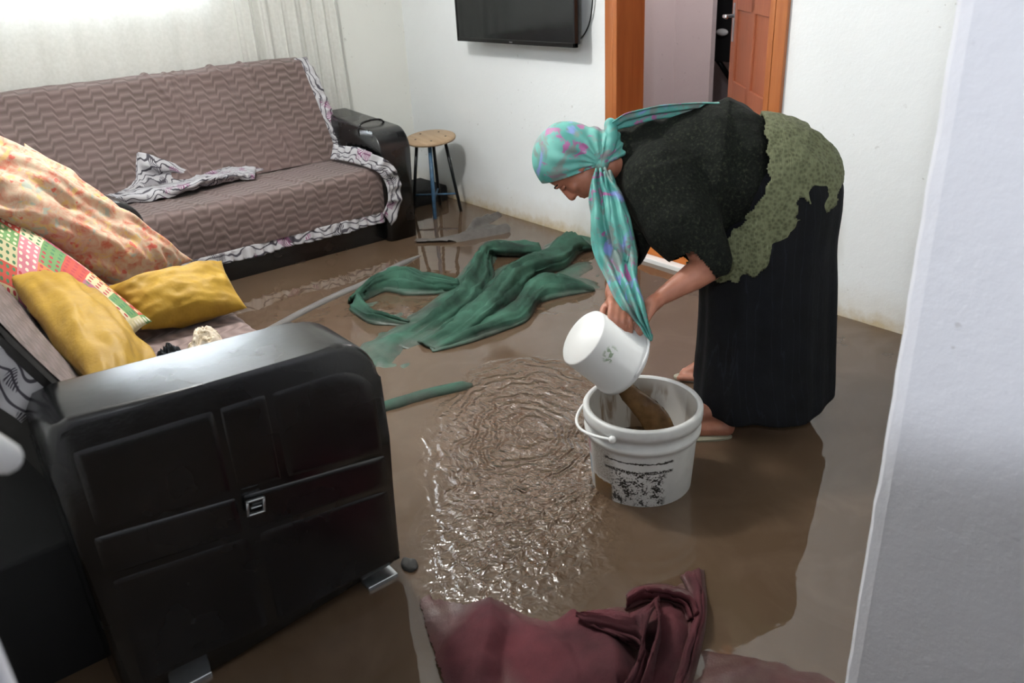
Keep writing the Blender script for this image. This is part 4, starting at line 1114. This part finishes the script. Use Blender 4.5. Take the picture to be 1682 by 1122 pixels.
# head frame
H0 = at_d(941, 268, 2.42)
hu = (SV*-.90 + Vector((0, 0, .30))).normalized()      # crown direction
hf = (SV*-.32 + Vector((0, 0, -.95)) - NV*.06).normalized(); hf = (hf - hu*hf.dot(hu)).normalized()   # the way the face looks
hr = hf.cross(hu).normalized()                          # sideways
HR = Matrix((hr, hf, hu)).transposed()
def hp(x, y, z): return H0 + hr*x + hf*y + hu*z
bm = bmesh.new()
blob(bm, hp(0, -.010, .025), (.072, .090, .088), HR, 4)         # cranium
blob(bm, hp(0, .025, -.035), (.058, .060, .072), HR, 3)         # face
blob(bm, hp(0, .045, -.088), (.030, .030, .022), HR, 3)         # chin
blob(bm, hp(0, .060, -.060), (.034, .026, .026), HR, 3)         # mouth mound
blob(bm, hp(0, .083, -.052), (.019, .009, .0055), HR, 2); blob(bm, hp(0, .082, -.064), (.017, .009, .006), HR, 2)   # lips
limb(bm, [hp(0, .072, .020), hp(0, .086, -.005), hp(0, .096, -.028)], [.009, .011, .0135], 4, 10)      # nose
for s in (-1, 1):
    blob(bm, hp(.011*s, .086, -.033), (.009, .011, .008), HR, 2)
    blob(bm, hp(.036*s, .052, -.028), (.022, .020, .020), HR, 3)   # cheek
    blob(bm, hp(.027*s, .074, .022), (.019, .010, .007), HR, 2)    # brow
    blob(bm, hp(.062*s, -.005, -.015), (.008, .018, .028), HR, 2)  # ear
nape = hp(0, -.045, -.05)
limb(bm, [hp(0, -.02, -.03), hp(0, -.035, -.10), B(-.12, 2.48, .855), B(-.05, 2.49, .84)], [.055, .050, .050, .06], 5, 18)
# trunk
limb(bm, [B(-.03, 2.49, .80), B(.08, 2.5, .80), B(.20, 2.5, .79), B(.29, 2.5, .74)], [.09, .11, .11, .11], 5, 22)
blob(bm, B(.30, 2.44, .73), (.10, .10, .11), None, 3); blob(bm, B(.30, 2.56, .73), (.10, .10, .11), None, 3)
blob(bm, B(-.04, 2.34, .82), (.055, .055, .055), None, 3); blob(bm, B(-.06, 2.62, .79), (.055, .055, .055), None, 3)
# near (left) arm
eN = at_d(1166, 437, 2.25); wN = at_d(1086, 488, 2.17)
limb(bm, [B(-.02, 2.35, .80), eN], [.050, .042], 8, 16)
limb(bm, [eN, eN.lerp(wN, .35), wN], [.043, .040, .024], 6, 16)
# far (right) arm
eF = B(-.135, 2.56, .555); wF = at_d(1008, 482, 2.20)
limb(bm, [B(-.06, 2.62, .78), eF], [.050, .042], 8, 16)
limb(bm, [eF, eF.lerp(wF, .35), wF], [.042, .039, .026], 6, 16)
def hand(bm, wrist, palm, knuck, tips_dir, spread, curl, rad=.0085, thumb=None):
    """palm from wrist to the knuckle line, four curled fingers, thumb off the side"""
    limb(bm, [wrist, palm], [.022, .024], 4, 14)
    k = (knuck - palm)
    for i in range(4):
        f = (i-1.5)
        base = knuck + spread*f*.0185
        limb(bm, [palm + spread*f*.011, base], [.015, .0105], 3, 10)
        ln = (.036, .040, .038, .030)[i]
        p1 = base + tips_dir[0]*ln; p2 = p1 + tips_dir[1]*ln*.75; p3 = p2 + tips_dir[2]*ln*.6
        limb(bm, [base, p1, p2, p3], [rad*1.1, rad, rad*.92, rad*.8], 4, 10)
    if thumb:
        limb(bm, thumb, [.013, .0115, .009], 4, 10)
Zv = Vector((0, 0, 1))
# right hand over the top of the pail
pF = at_d(1013, 497, 2.135); kF = at_d(1020, 506, 2.085)
hand(bm, wF, pF, kF, [(-NV*.75 - Zv*.5).normalized(), (-Zv*.9 - NV*.1 + SV*.1).normalized(), (-Zv*.8 + NV*.5).normalized()], (SV*.93 - Zv*.34).normalized(), 1, .009,
     [pF + SV*-.015, pF - SV*.032 - NV*.03 - Zv*.005, pF - SV*.036 - NV*.062 - Zv*.022])
# left hand at the rim of the pail
pN = at_d(1071, 500, 2.14); kN = at_d(1062, 512, 2.12)
hand(bm, wN, pN, kN, [(-Zv*.85 - SV*.35 - NV*.25).normalized(), (-Zv*.8 - SV*.5 + NV*.1).normalized(), (-Zv*.4 - SV*.7 + NV*.3).normalized()], (NV*.93 - SV*.25).normalized(), 1, .009,
     [pN - NV*.012, pN - NV*.03 - Zv*.022 - SV*.012, pN - NV*.032 - Zv*.05 - SV*.022])
# legs and feet
FN = B(.175, 2.30, 0); toeN = B(-.045, 2.30, 0)
toeF = at_z(1116, 623, .012); toeF.z = 0; 
toeF = Vector((2.075, 1.735, 0)); heelF = toeF + SV*.225
for (hp_, kn, an, he, to, s) in ((B(.31, 2.44, .70), B(.25, 2.44, .42), B(.19, 2.375, .085), B(.188, 2.325, .022), B(-.05, 2.295, .012), 0),
                              (B(.31, 2.57, .70), B(.25, 2.58, .42), heelF + SV*-.035 + Zv*.085, heelF + Zv*.022 - SV*.005, toeF + Zv*.012, 1)):
    limb(bm, [hp_, kn], [.085, .058], 8, 18); limb(bm, [kn, kn.lerp(an, .35), an], [.056, .050, .034], 6, 16)
    limb(bm, [an, he], [.036, .026], 4, 12)
    limb(bm, [an - Zv*.012, an.lerp(to, .5)*1.0 + Zv*-.002, to - (to-he)*.14], [.036, .031, .022], 5, 14)
    limb(bm, [he, he.lerp(to, .8)], [.026, .020], 4, 12)
    d = (to-he).normalized(); sd = Vector((-d.y, d.x, 0))
    for i in range(5):
        off = (i-2)*.0165*(1 if s == 0 else -1)
        L_ = (.036, .034, .030, .026, .020)[i]
        b0 = to - d*.045 + sd*off + Zv*.002
        limb(bm, [b0 - d*.03, b0 + d*L_*.6, b0 + d*L_], [.014, (.0115 if i == 0 else .009), (.010 if i == 0 else .0075)], 3, 8)
body = fuse('body', bm, skin, .0042, 3, wo)
# eyes, brows
for s in (-1, 1):
    bm = bmesh.new(); blob(bm, hp(.028*s, .058, .004), (.010, .010, .008), HR, 3)
    e = bm_obj('eye', bm, plain('eye_white', 'c9c2ba', .3), wo)
    bm = bmesh.new(); blob(bm, hp(.028*s, .0665, -.001), (.005, .003, .005), HR, 2); bm_obj('iris', bm, plain('dark_iris', '1a120c', .2), e)
    bm = bmesh.new(); limb(bm, [hp(.014*s, .082, .022), hp(.030*s, .080, .027), hp(.046*s, .066, .022)], [.003, .0035, .002], 4, 8); bm_obj('eyebrow', bm, plain('dark_hair', '15100c', .6), wo)
    bm = bmesh.new(); limb(bm, [hp(.017*s, .072, .002), hp(.029*s, .0735, .004), hp(.040*s, .066, .002)], [.004, .0065, .004], 4, 8); bm_obj('eyelid', bm, skin, e)
# hair / dark under-cap showing below the scarf
bm = bmesh.new(); blob(bm, hp(0, -.006, .022), (.0775, .088, .088), HR, 4)
bmesh.ops.bisect_plane(bm, geom=bm.verts[:]+bm.edges[:]+bm.faces[:], plane_co=hp(0, .050, .035), plane_no=(hf*.72 - hu*.69), clear_outer=True)
bm_obj('hair', bm, plain('dark_hair_cap', '120f0e', .6), wo)
# sweater
def m_sweater():
    q = N('dark_green_sweater'); c = q.co()
    n = q.noise(c, 120, 3, .7); n2 = q.noise(c, 10, 4, .6)
    col = q.ramp(n, [(.33, '060806'), (.55, '11150f'), (.75, '34382a')])
    return q.fin(q.mix(q.ramp(n2, [(.4, 0.0), (.7, .35)]), col, '070908'), .9, q.bump(n, .5, .004, q.bump(n2, .5, .016)), Specular_IOR_Level=.2)
bm = bmesh.new()
limb(bm, [B(-.065, 2.485, .815), B(0, 2.49, .81), B(.06, 2.50, .805), B(.125, 2.50, .798)], [.135, .172, .195, .212], 6, 36)
blob(bm, B(-.02, 2.49, .775), (.155, .205, .165), None, 4)
blob(bm, B(.10, 2.49, .76), (.17, .195, .165), None, 4)
blob(bm, B(-.04, 2.49, .73), (.13, .18, .12), None, 4)
limb(bm, [B(-.03, 2.37, .80), B(.03, 2.29, .70), eN + Vector((0, 0, .022)) - SV*.006], [.125, .108, .070], 8, 24)
limb(bm, [B(-.05, 2.60, .79), B(-.10, 2.61, .68), eF + (wF-eF)*.22], [.115, .09, .058], 8, 22)
limb(bm, [B(-.150, 2.46, .875), B(-.07, 2.48, .84)], [.070, .125], 6, 20)
def sw_shape(p, n):
    a = (p.x*SV.x + p.y*SV.y); d = p.dot(NV)
    # soft folds running from the shoulder towards the waist
    v = .006*nz((a*9, d*3, p.z*4), 1, 2) + .0045*math.sin(a*70 + p.z*14 + 5*nz(p, 4, 3))*max(0, min(1, (a-.02)/.1)) + .002*nz(p, 30, 1)
    return v
sw = fuse('sweater', bm, m_sweater(), .0055, 6, wo, sw_shape)
# trim ends of sleeves/neck so skin emerges cleanly
def cut(o, co_, no_, lim, fill=False):
    """open a hem: remove what lies beyond a plane near a point"""
    bm = bmesh.new(); bm.from_mesh(o.data); rad = lim
    gm = [f for f in bm.faces if (f.calc_center_median()-co_).length < rad]
    dels = [f for f in gm if (f.calc_center_median()-co_).dot(no_) > 0]
    bmesh.ops.delete(bm, geom=dels, context='FACES'); bm.to_mesh(o.data); bm.free()
cut(sw, eN + (wN-eN)*.12, (wN-eN).normalized()*1.0 + Vector((0, 0, -.35)), .10)
cut(sw, eF + (wF-eF)*.30, (wF-eF).normalized(), .09)
# vest / tunic: shell over the hips, hem cut in scallops
def m_vest():
    q = N('olive_knit_vest'); c = q.co()
    w1 = q.wave(q.co('Object', (1, 1, 1), (0, 0, .7)), 60, 4, 2, 2); n = q.noise(c, 70, 3, .7)
    v = q.vor(c, 95)
    col = q.ramp(q.math('ADD', q.math('MULTIPLY', v, .9), q.math('MULTIPLY', n, .4)), [(.2, '3a3d26'), (.45, '4d5137'), (.8, '62664a')])
    return q.fin(col, .85, q.bump(v, .5, .004, q.bump(w1, .25, .004)))
bm = bmesh.new()
limb(bm, [B(.12, 2.50, .78), B(.24, 2.50, .765), B(.29, 2.50, .745)], [.186, .200, .203], 6, 36)
limb(bm, [B(.27, 2.50, .72), B(.20, 2.49, .55)], [.20, .185], 6, 36)
def vs_shape(p, n): return .004*nz(p, 14, 1) + .004*math.sin((p.x*SV.x + p.y*SV.y)*60 + 4*nz(p, 5))*min(1, max(0, .75-p.z)*6) + .0035*nz(p, 40, 3)
vest = fuse('vest', bm, m_vest(), .006, 6, wo, vs_shape)
poly_px = [(1262, 150), (1330, 150), (1400, 230), (1400, 300), (1383, 318), (1372, 348), (1358, 352), (1346, 350), (1335, 334), (1318, 324), (1308, 326), (1307, 350), (1312, 378), (1318, 405), (1308, 420), (1285, 428), (1268, 430), (1250, 442), (1228, 448), (1205, 462), (1185, 458), (1160, 466), (1130, 440), (1215, 370), (1262, 300)]
pol = []
for px, py in poly_px:
    P_ = at_d(px, py, 2.33); pol.append((P_.dot(SV), P_.z))
def inpoly(x, y, poly):
    r = False; j = len(poly)-1
    for i in range(len(poly)):
        if (poly[i][1] > y) != (poly[j][1] > y) and x < (poly[j][0]-poly[i][0])*(y-poly[i][1])/(poly[j][1]-poly[i][1]) + poly[i][0]: r = not r
        j = i
    return r
bm = bmesh.new(); bm.from_mesh(vest.data)
dels = []
for f in bm.faces:
    c_ = f.calc_center_median(); a = c_.dot(SV); a += .004*math.sin(c_.z*150); zz = c_.z + .006*math.sin(a*140)
    if not inpoly(a, zz, pol): dels.append(f)
bmesh.ops.delete(bm, geom=dels, context='FACES'); bm.to_mesh(vest.data); bm.free()
sm = vest.modifiers.new('t', 'SOLIDIFY'); sm.thickness = .006; sm.offset = 1
# skirt
def m_skirt():
    q = N('black_skirt_cloth'); c = q.co(); n = q.noise(c, 12, 4); f = q.noise(c, 200, 3)
    col = q.ramp(n, [(.3, '030406'), (.7, '080a10')])
    ln = q.wave(q.co('Object', (1, 1, .12)), 16, 5, 3, 2); 
    col = q.mix(q.ramp(ln, [(.97, 0.0), (1.0, .25)]), col, '272b36')
    return q.fin(col, .85, q.bump(f, .3, .002, q.bump(n, .4, .014)), Specular_IOR_Level=.25)
rows = []
secs = [  # z, centre a, half a, centre D, half D
 (.87, .28, .11, 2.50, .12), (.80, .29, .176, 2.50, .178), (.72, .295, .186, 2.50, .19), (.60, .288, .190, 2.50, .195), (.48, .290, .200, 2.50, .20), (.36, .296, .203, 2.50, .205), (.24, .300, .208, 2.50, .212), (.14, .302, .214, 2.50, .226), (.085, .303, .216, 2.50, .234)]
sp = spline([Vector((s[1], s[2], s[4])) for s in secs], 8); spz = spline([Vector((s[0], s[3], 0)) for s in secs], 8)
m_ = 200
for s, zq in zip(sp, spz):
    row = []; t = max(0, (.80-zq.x)/.715)
    for k in range(m_):
        a = 2*PI*k/m_
        pl = (math.sin(a*9 + 1.6*math.sin(a*3)) * .006 + math.sin(a*17+2)*.002 + .012*nz((math.cos(a)*1.6, math.sin(a)*1.6, zq.x*1.5), 1, 4))*(.25+.9*t)
        ca, sa = math.cos(a), math.sin(a); ex = abs(ca)**.85*(1 if ca > 0 else -1); ey = abs(sa)**.85*(1 if sa > 0 else -1)
        zz = zq.x
        # the hem swings up at the back
        hem = t**4*(.055*max(0, ca)**2 + .008*math.sin(a*4+1) - .022*max(0, -sa))
        row.append(B(s.x + (s.y+pl)*ex, zq.y + (s.z+pl)*ey, zz + hem))
    rows.append(row)
sk = sheet('skirt', rows, m_skirt(), wo, .004, True)
# sandals
def sandal(he, to, label=None):
    d = (to-he).normalized(); sd = Vector((-d.y, d.x, 0)); L_ = (to-he).length+.03
    bm = bmesh.new(); top = []; bot = []
    out = []
    for k in range(40):
        a = 2*PI*k/40; u = .5-.5*math.cos(a); wv = (.030+.012*u)*math.sin(a)
        out.append(he - d*.02 + d*(L_*u) + sd*wv)
    T = [bm.verts.new((p.x, p.y, .006)) for p in out]; Bt = [bm.verts.new((p.x, p.y, -.012)) for p in out]
    for i in range(40): bm.faces.new((T[i], T[(i+1) % 40], Bt[(i+1) % 40], Bt[i]))
    bm.faces.new(T); bm.faces.new(Bt[::-1])
    o = bm_obj('sandal', bm, plain('sandal_sole', '8c8a78', .6), wo, False)
    bm = bmesh.new(); mid = he.lerp(to, .68)
    tube(bm, spline([mid + sd*.042 + Zv*-.0, mid + sd*.034 + Zv*.035, mid + Zv*.048, mid - sd*.034 + Zv*.035, mid - sd*.042], 5), .006, 8)
    bm_obj('strap', bm, plain('sandal_strap', '4b463c', .6), o)
sandal(B(.185, 2.305, 0), B(-.05, 2.295, 0)); sandal(Vector((heelF.x, heelF.y, 0)), Vector((toeF.x, toeF.y, 0)))
# head scarf
def m_scarf():
    q = N('turquoise_print_scarf'); c = q.co()
    d = q.noise(c, 12, 3, .6, 1.2, True)
    a = q.noise(q.co('Object', (1, 1, 2.0), (.3, .5, 0)), 13, 3, .6, 1.6); b = q.noise(q.co('Object', (1, 1, .8), (0, .6, .4), (4, 2, 3)), 11, 2, .5, 1.2)
    g = q.noise(q.co('Object', None, None, (8, 3, 5)), 13, 3, .6, 1.0); n = q.noise(c, 10, 3)
    col = q.ramp(n, [(.3, '3a857e'), (.7, '66a99d')])
    col = q.mix(q.ramp(a, [(.575, 0.0), (.63, .9)]), col, '9c4a84')
    col = q.mix(q.ramp(b, [(.62, 0.0), (.68, .9)]), col, '7c8ac2')
    col = q.mix(q.ramp(g, [(.50, 0.0), (.60, .8)]), col, '6f7470')
    return q.fin(col, .6, q.bump(n, .2, .006))
M['scarf'] = m_scarf()
bm = bmesh.new()
blob(bm, hp(0, -.010, .028), (.088, .104, .098), HR, 4)
blob(bm, hp(0, -.055, .000), (.070, .060, .075), HR, 4)
limb(bm, [hp(0, -.045, -.03), hp(0, -.052, -.085), B(-.165, 2.45, .855)], [.074, .066, .058], 5, 18)
limb(bm, [hp(.02, -.06, -.03), hp(.0, -.072, -.068)], [.055, .028], 4, 16)
knot_c = at_d(988, 268, 2.37)
limb(bm, [at_d(998, 235, 2.42), at_d(1004, 262, 2.40), at_d(1006, 290, 2.41)], [.045, .040, .030], 5, 16)
def sc_shape(p, n):
    v = p - knot_c; r = v.length; an = math.atan2(v.dot(hf), v.dot(hu))
    return .006*math.sin(an*17 + 2.5*nz(p, 10))*min(1, r/.05)*max(0, 1-r/.19) + .002*nz(p, 25)
sf = fuse('headscarf', bm, M['scarf'], .0045, 4, wo, sc_shape)
bm = bmesh.new(); bm.from_mesh(sf.data)
bmesh.ops.bisect_plane(bm, geom=bm.verts[:]+bm.edges[:]+bm.faces[:], plane_co=hp(0, .060, .040), plane_no=(hf*.80 - hu*.60), clear_outer=True)
bm.to_mesh(sf.data); bm.free()
sm = sf.modifiers.new('t', 'SOLIDIFY'); sm.thickness = .005; sm.offset = -1
# knot and hanging tails
def tail(name, path, widths, ups, thick=.012, seed=0, folds_=3, parent=None):
    P = spline(path, 10); W_ = spline([Vector((w_, 0, 0)) for w_ in widths], 10); U_ = spline(ups, 10)
    nseg = 25; rows = [[] for _ in range(nseg)]
    for i, p in enumerate(P):
        t = (P[min(i+1, len(P)-1)] - P[max(i-1, 0)]).normalized(); s = U_[i].normalized(); s = (s - t*s.dot(t)).normalized(); nn = t.cross(s)
        wd = W_[i].x
        for k in range(nseg):
            f = -1+2*k/(nseg-1)
            h = thick*math.sin(f*folds_*PI + seed + 1.5*nz((i*.12, seed, 0), 1))*.6 + thick*.5*nz((f*2, i*.15, seed), 1)
            rows[k].append(p + s*wd*f*(1+.1*nz((i*.1, f, seed), 1)) + nn*h)
    o = sheet(name, rows, M['scarf'], parent, .003); return o
bm = bmesh.new(); blob(bm, knot_c, (.022, .022, .026), None, 3); blob(bm, at_d(1003, 207, 2.42), (.020, .020, .024), None, 3)
limb(bm, [at_d(1003, 207, 2.42), at_d(1004, 235, 2.38), knot_c], [.02, .017, .02], 5, 12)
fuse('scarf_knot', bm, M['scarf'], .004, 2, sf, lambda p, n: .003*nz(p, 40))
tail('scarf_tail', [at_d(986, 278, 2.34), at_d(992, 315, 2.30), at_d(1002, 360, 2.25), at_d(1010, 410, 2.22), at_d(1022, 455, 2.15), at_d(1040, 500, 2.07), at_d(1056, 532, 2.06), at_d(1070, 557, 2.06)],
     [.018, .044, .055, .060, .042, .030, .014, .003], [SV]*8, .022, 1, 3, sf)
tail('scarf_tail', [at_d(996, 282, 2.33), at_d(1004, 320, 2.29), at_d(1014, 360, 2.24), at_d(1022, 400, 2.21), at_d(1024, 430, 2.20)],
     [.014, .022, .026, .028, .016], [SV]*5, .010, 4, 2, sf)
tail('scarf_tail', [at_d(1004, 208, 2.42), at_d(1030, 196, 2.42), at_d(1070, 186, 2.44), at_d(1130, 178, 2.47), at_d(1190, 172, 2.50)],
     [.016, .028, .028, .024, .010], [(Vector((0, 0, .75)) - NV*.65)]*5, .008, 7, 2, sf)

# ================================================================== NEAR-CAMERA HANDLE at the left edge
hk = thing('white_door_handle', 'blurred white handle poking in at the left edge close to the camera', 'handle', at_y(-30, 745, .62))
p0 = at_y(-70, 742, .62)
bm = bmesh.new(); limb(bm, [at_y(-90, 735, .60), at_y(-30, 742, .62), at_y(8, 752, .63)], [.016, .016, .012], 6, 16)
bm_obj('grip', bm, M['white_plastic'], hk)
bm = bmesh.new(); tube(bm, [at_y(-90, 735, .60), at_y(-90, 735, .60) + Vector((-.02, -.09, 0))], .012); bm_obj('stem', bm, M['white_plastic'], hk)
